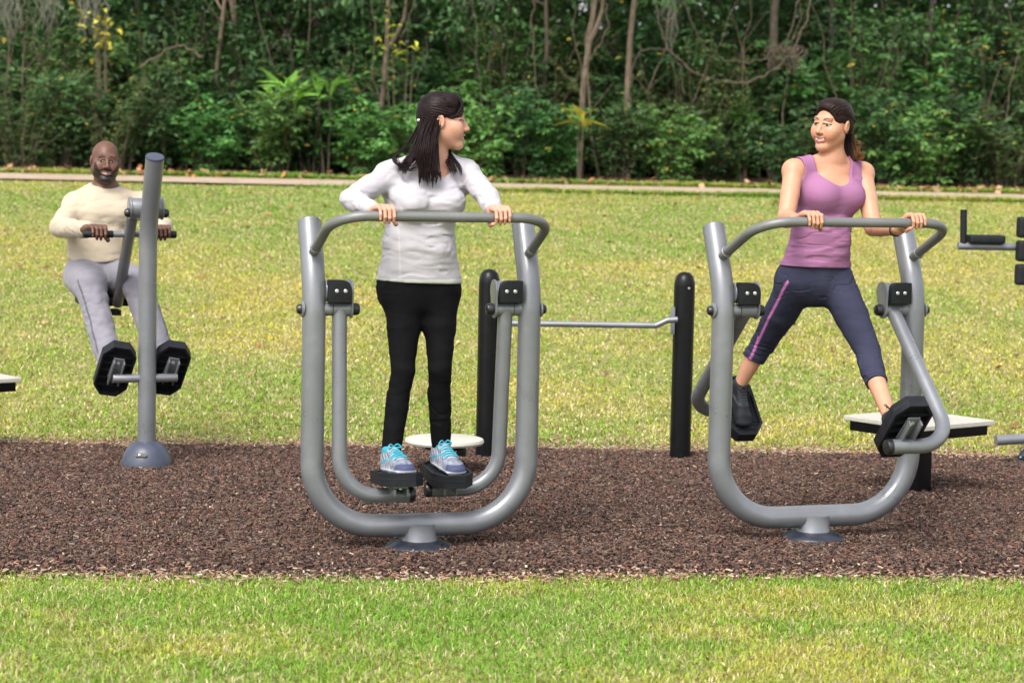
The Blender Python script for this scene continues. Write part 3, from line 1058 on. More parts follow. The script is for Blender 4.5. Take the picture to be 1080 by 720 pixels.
def nearest_mark(u):
    marks = [(20, 'at the left edge'), (112, 'behind the bald man'), (225, 'just right of the bald man'), (300, 'under the broad leaved plant'), (370, 'left of the white shirted woman'),
             (455, 'behind the white shirted woman'), (540, 'just right of the white shirted woman'), (625, 'under the leaning pale trunks'), (700, 'midway between the two women'),
             (785, 'left of the purple topped woman'), (870, 'behind the purple topped woman'), (955, 'right of the purple topped woman'), (1050, 'at the right edge')]
    return min(marks, key=lambda m: abs(m[0] - u))[1]


def auto_label(kind, u, row):
    return KIND_LABEL[kind] + ' ' + row + ' ' + nearest_mark(u)


# front row: low shrubs at the far side of the path
front = [('fine', -60, 29.0, .95), ('fine', 22, 28.9, .85), ('glossy', 62, 29.2, .9), ('fine', 120, 28.9, .92), ('glossy', 172, 29.1, .88), ('laurel', 222, 29.0, .9), ('laurel', 285, 28.9, .88),
         ('glossy', 330, 29.2, .95), ('laurel', 385, 29.0, .92), ('laurel', 440, 29.2, .86), ('laurel', 500, 28.9, .96), ('glossy', 552, 29.0, .84), ('laurel', 590, 29.2, .8), ('glossy', 650, 29.0, .72),
         ('laurel', 705, 29.1, .78), ('glossy', 740, 29.4, .62), ('glossy', 832, 29.3, .68), ('fine', 880, 29.2, .66), ('glossy', 935, 29.2, .9), ('laurel', 975, 29.0, .92), ('glossy', 1020, 29.1, .86), ('fine', 1062, 28.9, .82), ('glossy', 1130, 29.0, .95)]
for kind, u, y, s in front:
    place_shrub(kind, u, y, s, auto_label(kind, u, 'in the front row'))
second = [('tall', 10, 31.4, 1.0), ('laurel', 120, 30.9, 1.5), ('tall', 250, 31.4, 1.0), ('laurel', 410, 31.2, 1.5), ('tall', 500, 31.6, 1.0), ('glossy', 690, 31.6, 1.6), ('laurel', 865, 31.5, 1.5), ('tall', 960, 31.5, 1.1), ('fine', 735, 30.4, 1.3), ('fine', 555, 31.2, 1.5), ('glossy', -20, 30.4, 1.2), ('tall', 45, 30.8, .85), ('fine', 95, 30.3, 1.25), ('glossy', 150, 30.6, 1.3), ('tall', 205, 31, .8), ('glossy', 262, 30.4, 1.2), ('laurel', 318, 30.3, 1.2), ('tall', 372, 30.9, .75),
          ('glossy', 425, 30.5, 1.2), ('laurel', 480, 30.6, 1.15), ('tall', 535, 31, .75), ('glossy', 580, 30.8, 1.05), ('glossy', 690, 31.0, .95), ('laurel', 640, 30.9, .9), ('tall', 755, 31.4, .8),
          ('tall', 905, 30.6, .95), ('glossy', 850, 31.0, 1.1), ('laurel', 950, 30.5, 1.25), ('tall', 1000, 30.9, .95), ('glossy', 1050, 30.6, 1.3), ('tall', 1100, 30.8, .95)]
for kind, u, y, s in second:
    place_shrub(kind, u, y, s, auto_label(kind, u, 'in the second row'))
for k_ in range(24):
    u = -110 + k_ * 56 + wg.uniform(-14, 14)
    kind = ['tall', 'glossy', 'tall', 'fine'][k_ % 4]
    place_shrub(kind, u, wg.uniform(32.2, 33.6), wg.uniform(1.0, 1.3) if kind == 'tall' else wg.uniform(1.5, 1.9), KIND_LABEL[kind] + ' in the shaded row ' + nearest_mark(u))
for k_ in range(20):
    u = -130 + k_ * 70 + wg.uniform(-20, 20)
    place_shrub('tall', u, wg.uniform(35, 36.5), wg.uniform(1.25, 1.5), 'tall shrub deep in the woods ' + nearest_mark(u))

# special plants
o = make_shrub('climbing_vine', 'bright green leafy vine column hanging left of the purple topped woman', 'vine', 350, .55, 2.4, 9, 30, .085, (.05, .15, .03), (.11, .27, .05), pb=.2, arch=.2, twig=.2)
x = at(783, 190, 29.9).x; o.location = (x, 29.9, float(ground_z(x, 29.9)) - .05); o.scale = (.72, .72, .56)


def big_leaf_plant(name, label, cat, u, v, y, n, ln, wd, base, bright, seed, zsc=1.0):
    g = np.random.default_rng(seed)
    p = at(u, v, y); gz = float(ground_z(p.x, y)); h = p.z - gz
    root = thing(name, label, cat, (p.x, y, gz))
    mb = MB()
    P, D, U = [], [], []
    ns = max(2, min(4, n // 6)) if n > 12 else 2
    tops = []
    for q in range(ns):
        s = np.array([g.normal(0, .13), g.normal(0, .08), h * g.uniform(.86, 1.0)])
        mb.tube([(s[0] * .3, s[1] * .3, -.05), (s[0] * .8, s[1] * .8, s[2] * .6), tuple(s)], [.012, .009, .004], 6, caps=False)
        tops.append(s)
    for k in range(n):
        a = g.uniform(0, 2 * PI); el = g.uniform(.15, 1.2) if ln > .2 else g.uniform(-.5, .9)
        d = np.array([math.cos(a) * math.cos(el), math.sin(a) * math.cos(el) * .8, math.sin(el)])
        s = tops[k % ns] * np.array([1, 1, 1 - .16 * g.random()])
        if ln < .2: s = s + np.array([g.normal(0, .10), g.normal(0, .08), g.normal(0, .12)])
        P.append(s); D.append(d); U.append(np.array([0, 0, 1.0]) + g.normal(0, .2, 3) - d * .3)
    P, D, U = np.array(P), np.array(D), np.array(U)
    l_ = ln * g.uniform(.7, 1.2, n)
    obj('foliage', leaves_mesh('foliage', P, D, U, l_, l_ * wd * g.uniform(.85, 1.15, n), leaf_cols(g, n, base, bright, .2), droop=.3), M['leaf'], root)
    mb.build('stems', M['stem'], root)
    return root


big_leaf_plant('broad_leaved_plant', 'tall plant with long bright green leaves above the left shrubs', 'plant', 300, 96, 28.8, 24, .44, .22, (.13, .33, .05), (.24, .50, .08), 501)
big_leaf_plant('broad_leaved_plant', 'smaller long leaved plant right of the tallest one', 'plant', 347, 90, 28.9, 11, .32, .25, (.12, .30, .05), (.20, .44, .08), 502)
big_leaf_plant('yellow_leaved_sapling', 'thin sapling with a few large yellow leaves by the pale trunks', 'sapling', 612, 122, 28.7, 7, .36, .36, (.40, .46, .05), (.58, .64, .08), 503)
big_leaf_plant('yellow_leaved_sapling', 'sapling with small yellow leaves at the upper left', 'sapling', 112, 12, 29.4, 40, .13, .5, (.44, .46, .05), (.62, .62, .08), 504)
big_leaf_plant('yellow_leaved_sapling', 'sapling with small yellow leaves above the white shirted woman', 'sapling', 424, 26, 29.6, 24, .13, .5, (.40, .42, .05), (.58, .56, .08), 505)
big_leaf_plant('yellow_leaved_sapling', 'yellow leaved sapling near the upper right corner', 'sapling', 1044, 40, 30.9, 18, .13, .5, (.40, .36, .05), (.58, .50, .08), 506)
big_leaf_plant('yellow_leaved_sapling', 'yellow leaved sapling at the top centre', 'sapling', 500, 20, 31.2, 16, .13, .5, (.42, .36, .05), (.58, .50, .08), 507)


# ------------------------------------------------------------------ trees: trunk, limbs, crown
def make_tree_parts(root, seed, r0, h, lean, bark, crown=True, n_clump=62, low=1.3, leaf=.11, base=DARK, bright=BR_D, width=2.0, fork=None):
    g = np.random.default_rng(seed)
    mb = MB()
    pts = []
    ph = g.uniform(0, 6)
    for k in range(12):
        t = k / 11
        pts.append(Vector((lean[0] * t * h + .10 * math.sin(ph + t * 5) * min(1, t * 4), lean[1] * t * h + .08 * math.cos(ph + t * 4), t * h - .1)))
    rad = [r0 * (1.35 if k == 0 else 1.0) * (1 - .72 * k / 11) for k in range(12)]
    rad = [q * .8 for q in rad]
    mb.tube(pts, rad, 10, caps=False)
    ends = []
    for q in range(11):
        t = g.uniform(.32, .98); i = min(int(t * 11), 10)
        o = pts[i].lerp(pts[i + 1], t * 11 - i)
        a = g.uniform(0, 2 * PI); L_ = width * g.uniform(.45, 1.0) * (1.1 - .5 * t)
        d = Vector((math.cos(a), math.sin(a), g.uniform(.1, .7)))
        pp = [o, o + d * L_ * .4 + Vector((0, 0, .05)), o + d * L_ * .75 + Vector(g.normal(0, .1, 3)), o + d * L_ + Vector((g.normal(0, .1), g.normal(0, .1), -.15 * L_))]
        mb.tube(pp, [r0 * .32, r0 * .24, r0 * .15, r0 * .06], 6, caps=False)
        ends += [pp[1], pp[2], pp[3]]
    if fork:
        i = fork[0]; o = pts[i]
        pp = [o + Vector((fork[1] * t * (1 - .3 * t), -.15 * t, fork[2] * t)) + Vector((.05 * math.sin(5 * t), 0, 0)) for t in (0, .15, .4, .7, 1)]
        mb.tube(pp, [r0 * .6, r0 * .55, r0 * .45, r0 * .35, r0 * .2], 8, caps=False)
    mb.build('trunk', M[bark], root)
    if not crown: return
    P, D, U = [], [], []
    for q in range(n_clump):
        if q < len(ends): c = np.array(ends[q])
        else:
            a = g.uniform(0, 2 * PI); rr = width * math.sqrt(g.random())
            z = low + (h * 1.1 - low) * g.random() ** .9
            t = min(z / h, 1)
            c = np.array([lean[0] * t * h + rr * math.cos(a), lean[1] * t * h + rr * math.sin(a), z])
        if c[2] < low: continue
        m = int(g.integers(40, 70)); sz = g.uniform(.3, .55)
        q_ = g.normal(0, 1, (m, 3)); q_ = unit(q_) * (sz * g.random((m, 1)) ** .5) * np.array([1, 1, .6])
        P.append(c + q_); D.append(unit(q_ + g.normal(0, .12, (m, 3))) + np.array([0, 0, -.45]) + g.normal(0, .25, (m, 3)))
        U.append(np.tile([0, 0, 1.0], (m, 1)) + g.normal(0, .35, (m, 3)))
    P, D, U = np.concatenate(P), np.concatenate(D), np.concatenate(U)
    n = len(P); ln = leaf * g.uniform(.7, 1.25, n)
    obj('crown', leaves_mesh('crown', P, D, U, ln, ln * .45, leaf_cols(g, n, base, bright, 0.0)), M['leaf'], root)


def tree(u, y, r0, h, lean, bark, label, seed, name='woodland_tree', **k):
    x = at(u, 185, y).x
    root = thing(name, label, 'tree', (x, y, float(ground_z(x, y))), 0, 'trees along the edge of the woods')
    make_tree_parts(root, seed, r0, h, lean, bark, **k)
    return root


tree(224, 30.6, .045, 6.5, (.035, .0), 'bark_pale', 'slim pale trunked tree above the bald man', 601, low=1.6)
tree(243, 31.2, .055, 7.0, (.02, .02), 'bark_pale', 'forked pale trunk tree near the upper left', 602, low=1.8, fork=(3, -.35, 1.6))
tree(390, 30.0, .050, 6.5, (.085, .0), 'bark_pale', 'slender pale tree leaning right, left of the white shirted woman', 603, low=1.7, fork=(3, .5, 1.0))
tree(330, 32.4, .10, 8.0, (.0, .0), 'bark_dark', 'dark trunked tree behind the broad leaved plant', 604, low=1.4)
tree(567, 31.4, .045, 7.0, (.0, .0), 'bark', 'thin straight dark tree right of the white shirted woman', 605, low=1.6)
tree(611, 30.0, .060, 7.0, (.06, .0), 'bark_pale', 'pale vine wrapped tree leaning right at the centre', 606, low=1.9, fork=(3, .35, 1.1))
tree(660, 30.3, .062, 7.5, (.05, .0), 'bark_pale', 'second pale leaning trunk, just right of the vine wrapped one', 607, low=1.9, fork=(4, -.3, 1.2))
tree(700, 32.2, .08, 8.0, (.02, .0), 'bark', 'grey brown tree between the two women', 608, low=1.5)
tree(818, 31.5, .095, 8.5, (-.01, .0), 'bark', 'thick brown trunked tree left of the purple topped woman', 609, low=1.6)
tree(866, 32.5, .075, 8.0, (.05, .0), 'bark_dark', 'dark tree directly behind the purple topped woman', 610, low=1.4)
tree(985, 31.6, .06, 7.5, (-.03, .0), 'bark_dark', 'dark slim tree right of the purple topped woman', 611, low=1.2)
tree(75, 31.8, .07, 7.5, (.03, .0), 'bark_dark', 'dark tree behind the grey moss strands', 612, low=1.3)
tree(-30, 32.0, .08, 7.5, (.0, .0), 'bark', 'tree cut off by the left edge of the photo', 613, low=1.2)
tree(1075, 31.8, .07, 7.5, (.0, .0), 'bark', 'tree at the right edge of the photo', 614, low=1.2)
tree(480, 32.3, .07, 8.0, (.03, .0), 'bark_dark', 'dark tree behind the white shirted woman', 615, low=1.4)
tree(150, 33.0, .08, 8.0, (.0, .0), 'bark_dark', 'dark tree deep behind the bald man', 616, low=1.3)
tsrc = []
tg = np.random.default_rng(9)
for i in range(3):
    r = thing('woodland_tree', 'deep woods tree', 'tree', (0, 0, 0), 0, 'trees deep in the woods')
    make_tree_parts(r, 640 + i, .11, 9.0, (.0, .0), 'bark_dark', n_clump=90, low=1.3, leaf=.14, width=2.6)
    tsrc.append(r)
for k_ in range(22):
    u = -160 + k_ * 66 + tg.uniform(-20, 20); y = [33.8, 36.8, 39.0][k_ % 3] + tg.uniform(-.6, .6)
    x = at(u, 185, y).x
    lab = ['mid depth', 'deep', 'deepest'][k_ % 3] + ' woods tree in shade ' + nearest_mark(u)
    loc = (x, y, float(ground_z(x, y)))
    if k_ < 3:
        o = tsrc[k_]; o.location = loc; o['label'] = lab
    else:
        copy_thing(tsrc[k_ % 3], loc, tg.uniform(0, 6), tg.uniform(.9, 1.15), lab, 'trees deep in the woods')

# the far wood that reads as one dark mass
g = np.random.default_rng(88)
n = 90000
P = np.stack([g.uniform(-19, 19, n), g.uniform(41, 47, n), 1.3 + 11 * g.random(n) ** 1.1], 1)
cl = fbm(P[:, 0] * .8 + 50, P[:, 2] * .8 + 20, 91)
k_ = cl > .33
P = P[k_]; n = len(P)
D = g.normal(0, 1, (n, 3)) + np.array([0, -.3, -.4]); U = np.tile([0, -.3, 1.0], (n, 1)) + g.normal(0, .5, (n, 3))
ln = g.uniform(.16, .34, n)
tag(obj('far_wood', leaves_mesh('far_wood', P, D, U, ln, ln * .6, leaf_cols(g, n, DARK, BR_D, -.05)), M['leaf']), 'dark mass of woodland behind the nearer trees', 'woods', kind='stuff')

M['floor'] = mat_ground('forest floor', [(.3, (.035, .025, .017)), (.5, (.07, .048, .032)), (.7, (.12, .08, .05))], 7, .8, 40)
tag(obj('forest_floor', sheet('forest_floor', np.linspace(-40, 40, 81), np.concatenate([np.linspace(27.75, 34, 13), [40, 50, 70, 100]]), .01), M['floor']), 'brown leaf litter floor of the woods', 'forest floor', kind='structure')
v, f, idx, n = scatter_quads(1900, (-8, 8), (27.4, 30), lambda x, y: ground_z(x, y) + .02, (.05, .12), (.03, .07), .4, .05, 29, lambda x, y, g: np.exp(-((y - 28.0) / .5) ** 2) * (.15 + 1.2 * fbm(x * .7 + 3, y * .2, 17) ** 2) > g.random(len(x)) * .75, (.001, .002))
c = pick(np.random.default_rng(8), n, [(.34, .14, .05), (.30, .17, .09), (.40, .24, .14), (.16, .09, .05)], [.3, .3, .2, .2], .2)
tag(obj('leaf_litter', np_mesh('leaf_litter', v, f, False, {'col': c[idx]}), M['dead_leaf']), 'orange brown leaf litter along the foot of the shrubs', 'leaf litter', kind='stuff')
# weeds that blur the far border of the lawn and of the path
v, f, n, yel, p1, p3, g = blades(80000, (-8, 8), lambda g, n: np.where(g.random(n) < .5, 25.9 + np.abs(g.normal(0, .13, n)), 27.75 + np.abs(g.normal(0, .2, n))), (.03, .085), (.008, .016), 103, lambda x, y, g: (y > 27) | (fbm(x * .5, y * 0 + 4, 12) * 1.0 + (x + 1.6) * .42 > g.random(len(x)) * 1.2), 1)
tag(obj('path_edge_grass', np_mesh('path_edge_grass', v, f, True, {'col': np.repeat(blade_cols(n, yel * .7, p1, p3, g, .15), 5, 0)}), M['grass']), 'longer grass growing along both sides of the path', 'grass', kind='stuff')


# ------------------------------------------------------------------ vines, hanging moss, dead branches
def vine(label, pts, r, mat='vine', name='hanging_vine', group='vines hanging in the woods', cat='vine', jitter=.03, seed=1):
    g = np.random.default_rng(seed)
    q = [Vector(at(u, v, y)) for u, v, y in pts]
    cur = []
    for i in range(len(q) - 1):
        p0, p1, p2, p3 = q[max(i - 1, 0)], q[i], q[i + 1], q[min(i + 2, len(q) - 1)]
        for k in range(6):
            t = k / 6
            cur.append(.5 * ((2 * p1) + (-p0 + p2) * t + (2 * p0 - 5 * p1 + 4 * p2 - p3) * t * t + (-p0 + 3 * p1 - 3 * p2 + p3) * t ** 3) + Vector(g.normal(0, jitter * .5, 3)))
    cur.append(q[-1])
    o = MB().tube([c - cur[0] for c in cur], r, 7).build(name, M[mat], None)
    o.location = cur[0]
    return tag(o, label, cat, group)


Y0 = 29.9
vine('long tan vine sagging in a loop left of the purple topped woman', [(690, -10, Y0), (700, 40, Y0), (725, 72, Y0), (765, 86, Y0), (800, 82, Y0), (832, 58, Y0), (850, 20, Y0), (856, -12, Y0)], .012, seed=1)
vine('second tan vine running just above the sagging loop', [(718, -10, Y0 + .2), (745, 52, Y0 + .2), (790, 66, Y0 + .2), (826, 48, Y0 + .2), (846, -10, Y0 + .2)], .008, seed=2)
vine('pale vine spiralling down beside the leaning trunks', [(632, -10, Y0), (641, 24, Y0), (632, 50, Y0), (618, 70, Y0), (612, 110, Y0), (606, 150, Y0)], .010, seed=3)
vine('pale vine arching right from the leaning trunks', [(660, 150, Y0), (664, 100, Y0), (672, 58, Y0), (700, 52, Y0), (716, 66, Y0), (722, 100, Y0)], .009, seed=4)
vine('thin vine hanging straight at the centre of the woods', [(563, -10, Y0 + .3), (562, 30, Y0 + .3), (565, 70, Y0 + .3), (570, 118, Y0 + .3)], .009, seed=5)
vine('thin curling vine above the white shirted woman', [(440, -10, Y0 + .2), (428, 30, Y0 + .2), (420, 60, Y0 + .2), (428, 92, Y0 + .2)], .009, seed=6)
vine('dead grey branch slanting at the right', [(990, 112, Y0 - .5), (1012, 130, Y0 - .4), (1030, 148, Y0 - .3), (1050, 172, Y0 - .3)], .013, mat='bark_pale', name='dead_branch', group=None, cat='branch', seed=7)
vine('dead grey branch leaning against the left trunks', [(150, 70, Y0), (178, 52, Y0), (196, 50, Y0), (214, 60, Y0)], .013, mat='bark_pale', name='dead_branch', group=None, cat='branch', seed=8)


def bare_stems(label, u, vb, y, n, h, seed):
    """a tangle of thin leafless stems standing in the undergrowth"""
    g = np.random.default_rng(seed)
    p = at(u, 150, y); gz = float(ground_z(p.x, y))
    mb = MB()
    for k in range(n):
        x, yy = g.normal(0, .22), g.normal(0, .12)
        lean = g.normal(0, .22); hh = h * g.uniform(.6, 1.1)
        pts = [Vector((x + lean * t * hh + .07 * math.sin(t * g.uniform(4, 9) + k), yy + .05 * math.sin(t * 5 + k), hh * t)) for t in np.linspace(0, 1, 9)]
        r = g.uniform(.006, .014)
        mb.tube(pts, [r * (1.1 - .7 * t) for t in np.linspace(0, 1, 9)], 5, caps=False)
        for q in range(2):
            i = int(g.integers(3, 7)); o = pts[i]; a = g.choice([-1, 1])
            mb.tube([o, o + Vector((a * .12, -.03, .14)), o + Vector((a * .3, -.05, .2 + .2 * g.random()))], [r * .5, r * .4, r * .15], 4, caps=False)
    o = mb.build('bare_stems', M['vine'] if seed % 2 else M['bark_pale'], None); o.location = (p.x, y, gz - .03)
    return tag(o, label, 'bare stems', 'bare thin stems in the undergrowth')


for k_, (u, w_) in enumerate([(18, 'at the left edge'), (70, 'left of the bald man'), (185, 'right of the bald man'), (310, 'behind the broad leaved plant'), (408, 'left of the white shirted woman'), (530, 'right of the white shirted woman'),
                              (640, 'between the two pale leaning trunks'), (725, 'under the sagging tan vine'), (800, 'left of the purple topped woman'), (925, 'right of the purple topped woman'), (1030, 'near the right edge')]):
    bare_stems('tangle of thin bare stems ' + w_, u, 150, 30.0 + .1 * (k_ % 3), 3, 2.5, 900 + k_)


def moss(label, u0, u1, y, n, lmin, lmax, seed, vtop=-12, mat='moss', spread=.10, name='hanging_moss', group='grey moss hanging in the woods'):
    g = np.random.default_rng(seed)
    p = at((u0 + u1) / 2, vtop, y)
    root_p = Vector(p); w = abs(at(u1, vtop, y).x - at(u0, vtop, y).x)
    mb = MB()
    for k in range(n):
        x = g.uniform(-.5, .5) * w; yy = g.normal(0, spread)
        l = g.uniform(lmin, lmax)
        pts = [Vector((x + g.normal(0, .02) + .03 * math.sin(j * 1.7 + k), yy + g.normal(0, .015), -l * j / 6)) for j in range(7)]
        mb.tube(pts, [.004, .008, .009, .008, .007, .006, .002], 4, caps=False)
    o = mb.build(name, M[mat], None); o.location = root_p
    return tag(o, label, 'moss', group)


moss('grey moss strands hanging at the upper left corner', -6, 24, 30.0, 26, .3, .85, 1)
moss('short grey moss strands between the corner and the yellow sapling', 40, 64, 30.2, 22, .25, .65, 2)
moss('grey moss strands hanging beside the yellow sapling', 86, 112, 30.1, 22, .3, .75, 3)
moss('thin grey moss strands at the top centre', 478, 520, 30.6, 16, .15, .35, 4)
moss('tangled tan moss clump hanging from the sagging vine', 808, 846, 29.95, 46, .15, .42, 5, vtop=48, mat='vine', spread=.08)
moss('grey moss strand hanging right of the leaning trunks', 702, 712, 30.1, 9, .5, .9, 6)
# ------------------------------------------------------------------ bodies: one smooth field, meshed as one surface
def A3(v): return np.array(v, dtype=np.float32)


class Field:
    def __init__(self): self.ops = []

    def cap(self, a, b, ra, rb, k=.02, side=None, sub=False, half=False):
        """tapered limb from a to b; a radius is a number or (half width along side, half depth)"""
        a, b = A3(a), A3(b)
        ra = ra if isinstance(ra, (tuple, list)) else (ra, ra)
        rb = rb if isinstance(rb, (tuple, list)) else (rb, rb)
        ax = b - a; L_ = float(np.linalg.norm(ax)); ax = ax / max(L_, 1e-6)
        s = A3(side) if side is not None else (A3((1, 0, 0)) if abs(ax[0]) < .8 else A3((0, 1, 0)))
        s = s - ax * s.dot(ax); s = s / np.linalg.norm(s)
        f = np.cross(ax, s)
        m = max(*ra, *rb)
        lo, hi = np.minimum(a, b) - m, np.maximum(a, b) + m

        def d(p):
            q = p - a
            h = np.clip(q @ ax / max(L_, 1e-6), 0, 1)
            r = q - (h * L_)[..., None] * ax
            w = ra[0] + (rb[0] - ra[0]) * h; dd = ra[1] + (rb[1] - ra[1]) * h
            u, v, t = r @ s, r @ f, r @ ax
            m_ = np.minimum(w, dd)
            k0 = np.sqrt((u / w) ** 2 + (v / dd) ** 2 + (t / m_) ** 2) + 1e-6
            k1 = np.sqrt((u / w ** 2) ** 2 + (v / dd ** 2) ** 2 + (t / m_ ** 2) ** 2) + 1e-6
            o = k0 * (k0 - 1) / k1
            o = np.where(k0 < .3, -m_ * .7, o)
            if half: o = np.maximum(o, -(q @ ax))
            return o
        self.ops.append((lo, hi, d, k, sub)); return self

    def ell(self, c, r, Rm=None, k=.02, sub=False):
        c = A3(c); r = A3(r)
        Rm = np.eye(3, dtype=np.float32) if Rm is None else np.asarray(Rm, np.float32)
        m = float(r.max())

        def d(p):
            q = (p - c) @ Rm
            k0 = np.sqrt(((q / r) ** 2).sum(-1)) + 1e-6
            k1 = np.sqrt(((q / r ** 2) ** 2).sum(-1)) + 1e-6
            return np.where(k0 < .3, -float(r.min()) * .7, k0 * (k0 - 1) / k1)
        self.ops.append((c - m, c + m, d, k, sub)); return self

    def plane(self, pt, n, k=.004):
        """cut away the side n points to"""
        pt = A3(pt); n = A3(n); n = n / np.linalg.norm(n)
        self.ops.append((None, None, lambda p: (p - pt) @ n, k, 'cut')); return self

    def noise(self, fn):
        self.ops.append((None, None, fn, 0, 'noise')); return self

    def bounds(self):
        lo = np.min([o[0] for o in self.ops if o[0] is not None and o[4] is False], 0)
        hi = np.max([o[1] for o in self.ops if o[0] is not None and o[4] is False], 0)
        return lo - .02, hi + .02

    def eval(self, lo, vox, shape):
        Dv = np.full(shape, .08, np.float32)
        ax = [lo[i] + vox * np.arange(shape[i], dtype=np.float32) for i in range(3)]
        for (a, b, d, k, mode) in self.ops:
            if a is None: sl = (slice(0, shape[0]), slice(0, shape[1]), slice(0, shape[2]))
            else:
                mg = k + .03
                i0 = [max(int((a[i] - mg - lo[i]) / vox), 0) for i in range(3)]
                i1 = [min(int((b[i] + mg - lo[i]) / vox) + 2, shape[i]) for i in range(3)]
                if any(i1[i] <= i0[i] for i in range(3)): continue
                sl = tuple(slice(i0[i], i1[i]) for i in range(3))
            if a is None:
                near = np.abs(Dv) < .06 if mode == 'noise' else Dv < .06
                ii = np.nonzero(near)
                p = np.stack([ax[0][ii[0]], ax[1][ii[1]], ax[2][ii[2]]], -1)
                if mode == 'noise': Dv[ii] += d(p).astype(np.float32)
                else:
                    o = d(p); c = Dv[ii]
                    h = np.maximum(k - np.abs(c - o), 0) / k
                    Dv[ii] = np.maximum(c, o) + h * h * k * .25
                continue
            p = np.stack(np.meshgrid(ax[0][sl[0]], ax[1][sl[1]], ax[2][sl[2]], indexing='ij'), -1)
            o = d(p).astype(np.float32); c = Dv[sl]
            if mode is True:
                o = -o
                h = np.maximum(k - np.abs(c - o), 0) / k
                Dv[sl] = np.maximum(c, o) + h * h * k * .25
            else:
                h = np.maximum(k - np.abs(c - o), 0) / k
                Dv[sl] = np.minimum(c, o) - h * h * k * .25
        return Dv

    def mesh(self, vox, lo=None, hi=None):
        if lo is None: lo, hi = self.bounds()
        lo, hi = A3(lo), A3(hi)
        shape = tuple(int((hi[i] - lo[i]) / vox) + 2 for i in range(3))
        return surface_nets(self.eval(lo, vox, shape), lo, vox)


def surface_nets(Dv, lo, vox):
    S = Dv < 0
    nx, ny, nz = Dv.shape
    c = [S[i:nx - 1 + i, j:ny - 1 + j, k:nz - 1 + k] for i in (0, 1) for j in (0, 1) for k in (0, 1)]
    cnt = sum(x.astype(np.int8) for x in c)
    act = (cnt > 0) & (cnt < 8)
    ii = np.stack(np.nonzero(act), 1)
    idx = np.full(act.shape, -1, np.int32); idx[act] = np.arange(len(ii))
    acc = np.zeros((len(ii), 3), np.float32); n = np.zeros(len(ii), np.float32)
    offs = [(i, j, k) for i in (0, 1) for j in (0, 1) for k in (0, 1)]
    for a in range(8):
        for ax_ in range(3):
            oa = offs[a]
            if oa[ax_]: continue
            ob = list(oa); ob[ax_] = 1
            da = Dv[ii[:, 0] + oa[0], ii[:, 1] + oa[1], ii[:, 2] + oa[2]]
            db = Dv[ii[:, 0] + ob[0], ii[:, 1] + ob[1], ii[:, 2] + ob[2]]
            x = (da < 0) != (db < 0)
            t = np.where(x, da / np.where(x, da - db, 1), 0)
            q = np.tile(np.array(oa, np.float32), (len(ii), 1)); q[:, ax_] += t
            acc += q * x[:, None]; n += x
    v = lo + vox * (ii + acc / np.maximum(n, 1)[:, None])
    faces = []
    for ax_ in range(3):
        o1, o2 = [(1, 2), (2, 0), (0, 1)][ax_]
        sa = [slice(None)] * 3; sb = [slice(None)] * 3
        sa[ax_] = slice(0, -1); sb[ax_] = slice(1, None)
        A_, B_ = S[tuple(sa)], S[tuple(sb)]
        e = np.stack(np.nonzero(A_ != B_), 1)
        ok = (e[:, o1] > 0) & (e[:, o2] > 0) & (e[:, o1] < Dv.shape[o1] - 1) & (e[:, o2] < Dv.shape[o2] - 1)
        e = e[ok]
        ins = A_[e[:, 0], e[:, 1], e[:, 2]]
        def cell(d1, d2):
            q = e.copy(); q[:, o1] += d1; q[:, o2] += d2
            return idx[q[:, 0], q[:, 1], q[:, 2]]
        f = np.stack([cell(-1, -1), cell(0, -1), cell(0, 0), cell(-1, 0)], 1)
        f[~ins] = f[~ins][:, ::-1]
        faces.append(f)
    f = np.concatenate(faces)
    return v, f[(f >= 0).all(1)]


_n3 = np.random.default_rng(5).random((32, 32, 32)).astype(np.float32)
def noise3(p):
    i = np.floor(p).astype(int); f = p - i; f = f * f * (3 - 2 * f)
    o = 0
    for a in (0, 1):
        for b in (0, 1):
            for c in (0, 1):
                w = (f[..., 0] if a else 1 - f[..., 0]) * (f[..., 1] if b else 1 - f[..., 1]) * (f[..., 2] if c else 1 - f[..., 2])
                o = o + w * _n3[(i[..., 0] + a) % 32, (i[..., 1] + b) % 32, (i[..., 2] + c) % 32]
    return o


def wrinkles(amp, fx, fy, fz, seed=0.0):
    """cloth folds: ridged noise, stretched"""
    def fn(p):
        q = p * A3((fx, fy, fz)) + seed
        w = noise3(q * 1.0) + .5 * noise3(q * 2.1 + 7)
        r = 1 - np.abs(2 * noise3(q * .8 + 3.3) - 1)
        return amp * ((w - .75) * 1.1 + .55 * (r - .5))
    return fn


def creases(amp, fx, fy, fz, seed=0.0, w=.045):
    """narrow sewn-in looking folds along the level lines of a slow noise"""
    def fn(p):
        q = p * A3((fx, fy, fz)) + seed
        n = noise3(q) + .35 * noise3(q * 2.3 + 11)
        m = noise3(q * .6 + 5.5)
        return amp * (np.exp(-((n - .62) / w) ** 2) - .6 * np.exp(-((n - .62 - 1.6 * w) / w) ** 2)) * np.clip(m * 2.2 - .5, 0, 1)
    return fn


class Frame:
    """a local frame: x to the figure's right, y forward, z up"""
    def __init__(self, o, fwd, up, s=1.0):
        f = Vector(fwd).normalized(); u = Vector(up); u = (u - f * u.dot(f)).normalized(); x = f.cross(u)
        self.o = A3(o); self.R = np.array([x, f, u], dtype=np.float32).T; self.s = s

    def p(self, x, y, z): return self.o + self.R @ (A3((x, y, z)) * self.s)
    def d(self, x, y, z): return self.R @ A3((x, y, z))
    def local(self, P): return ((P - self.o) @ self.R) / self.s


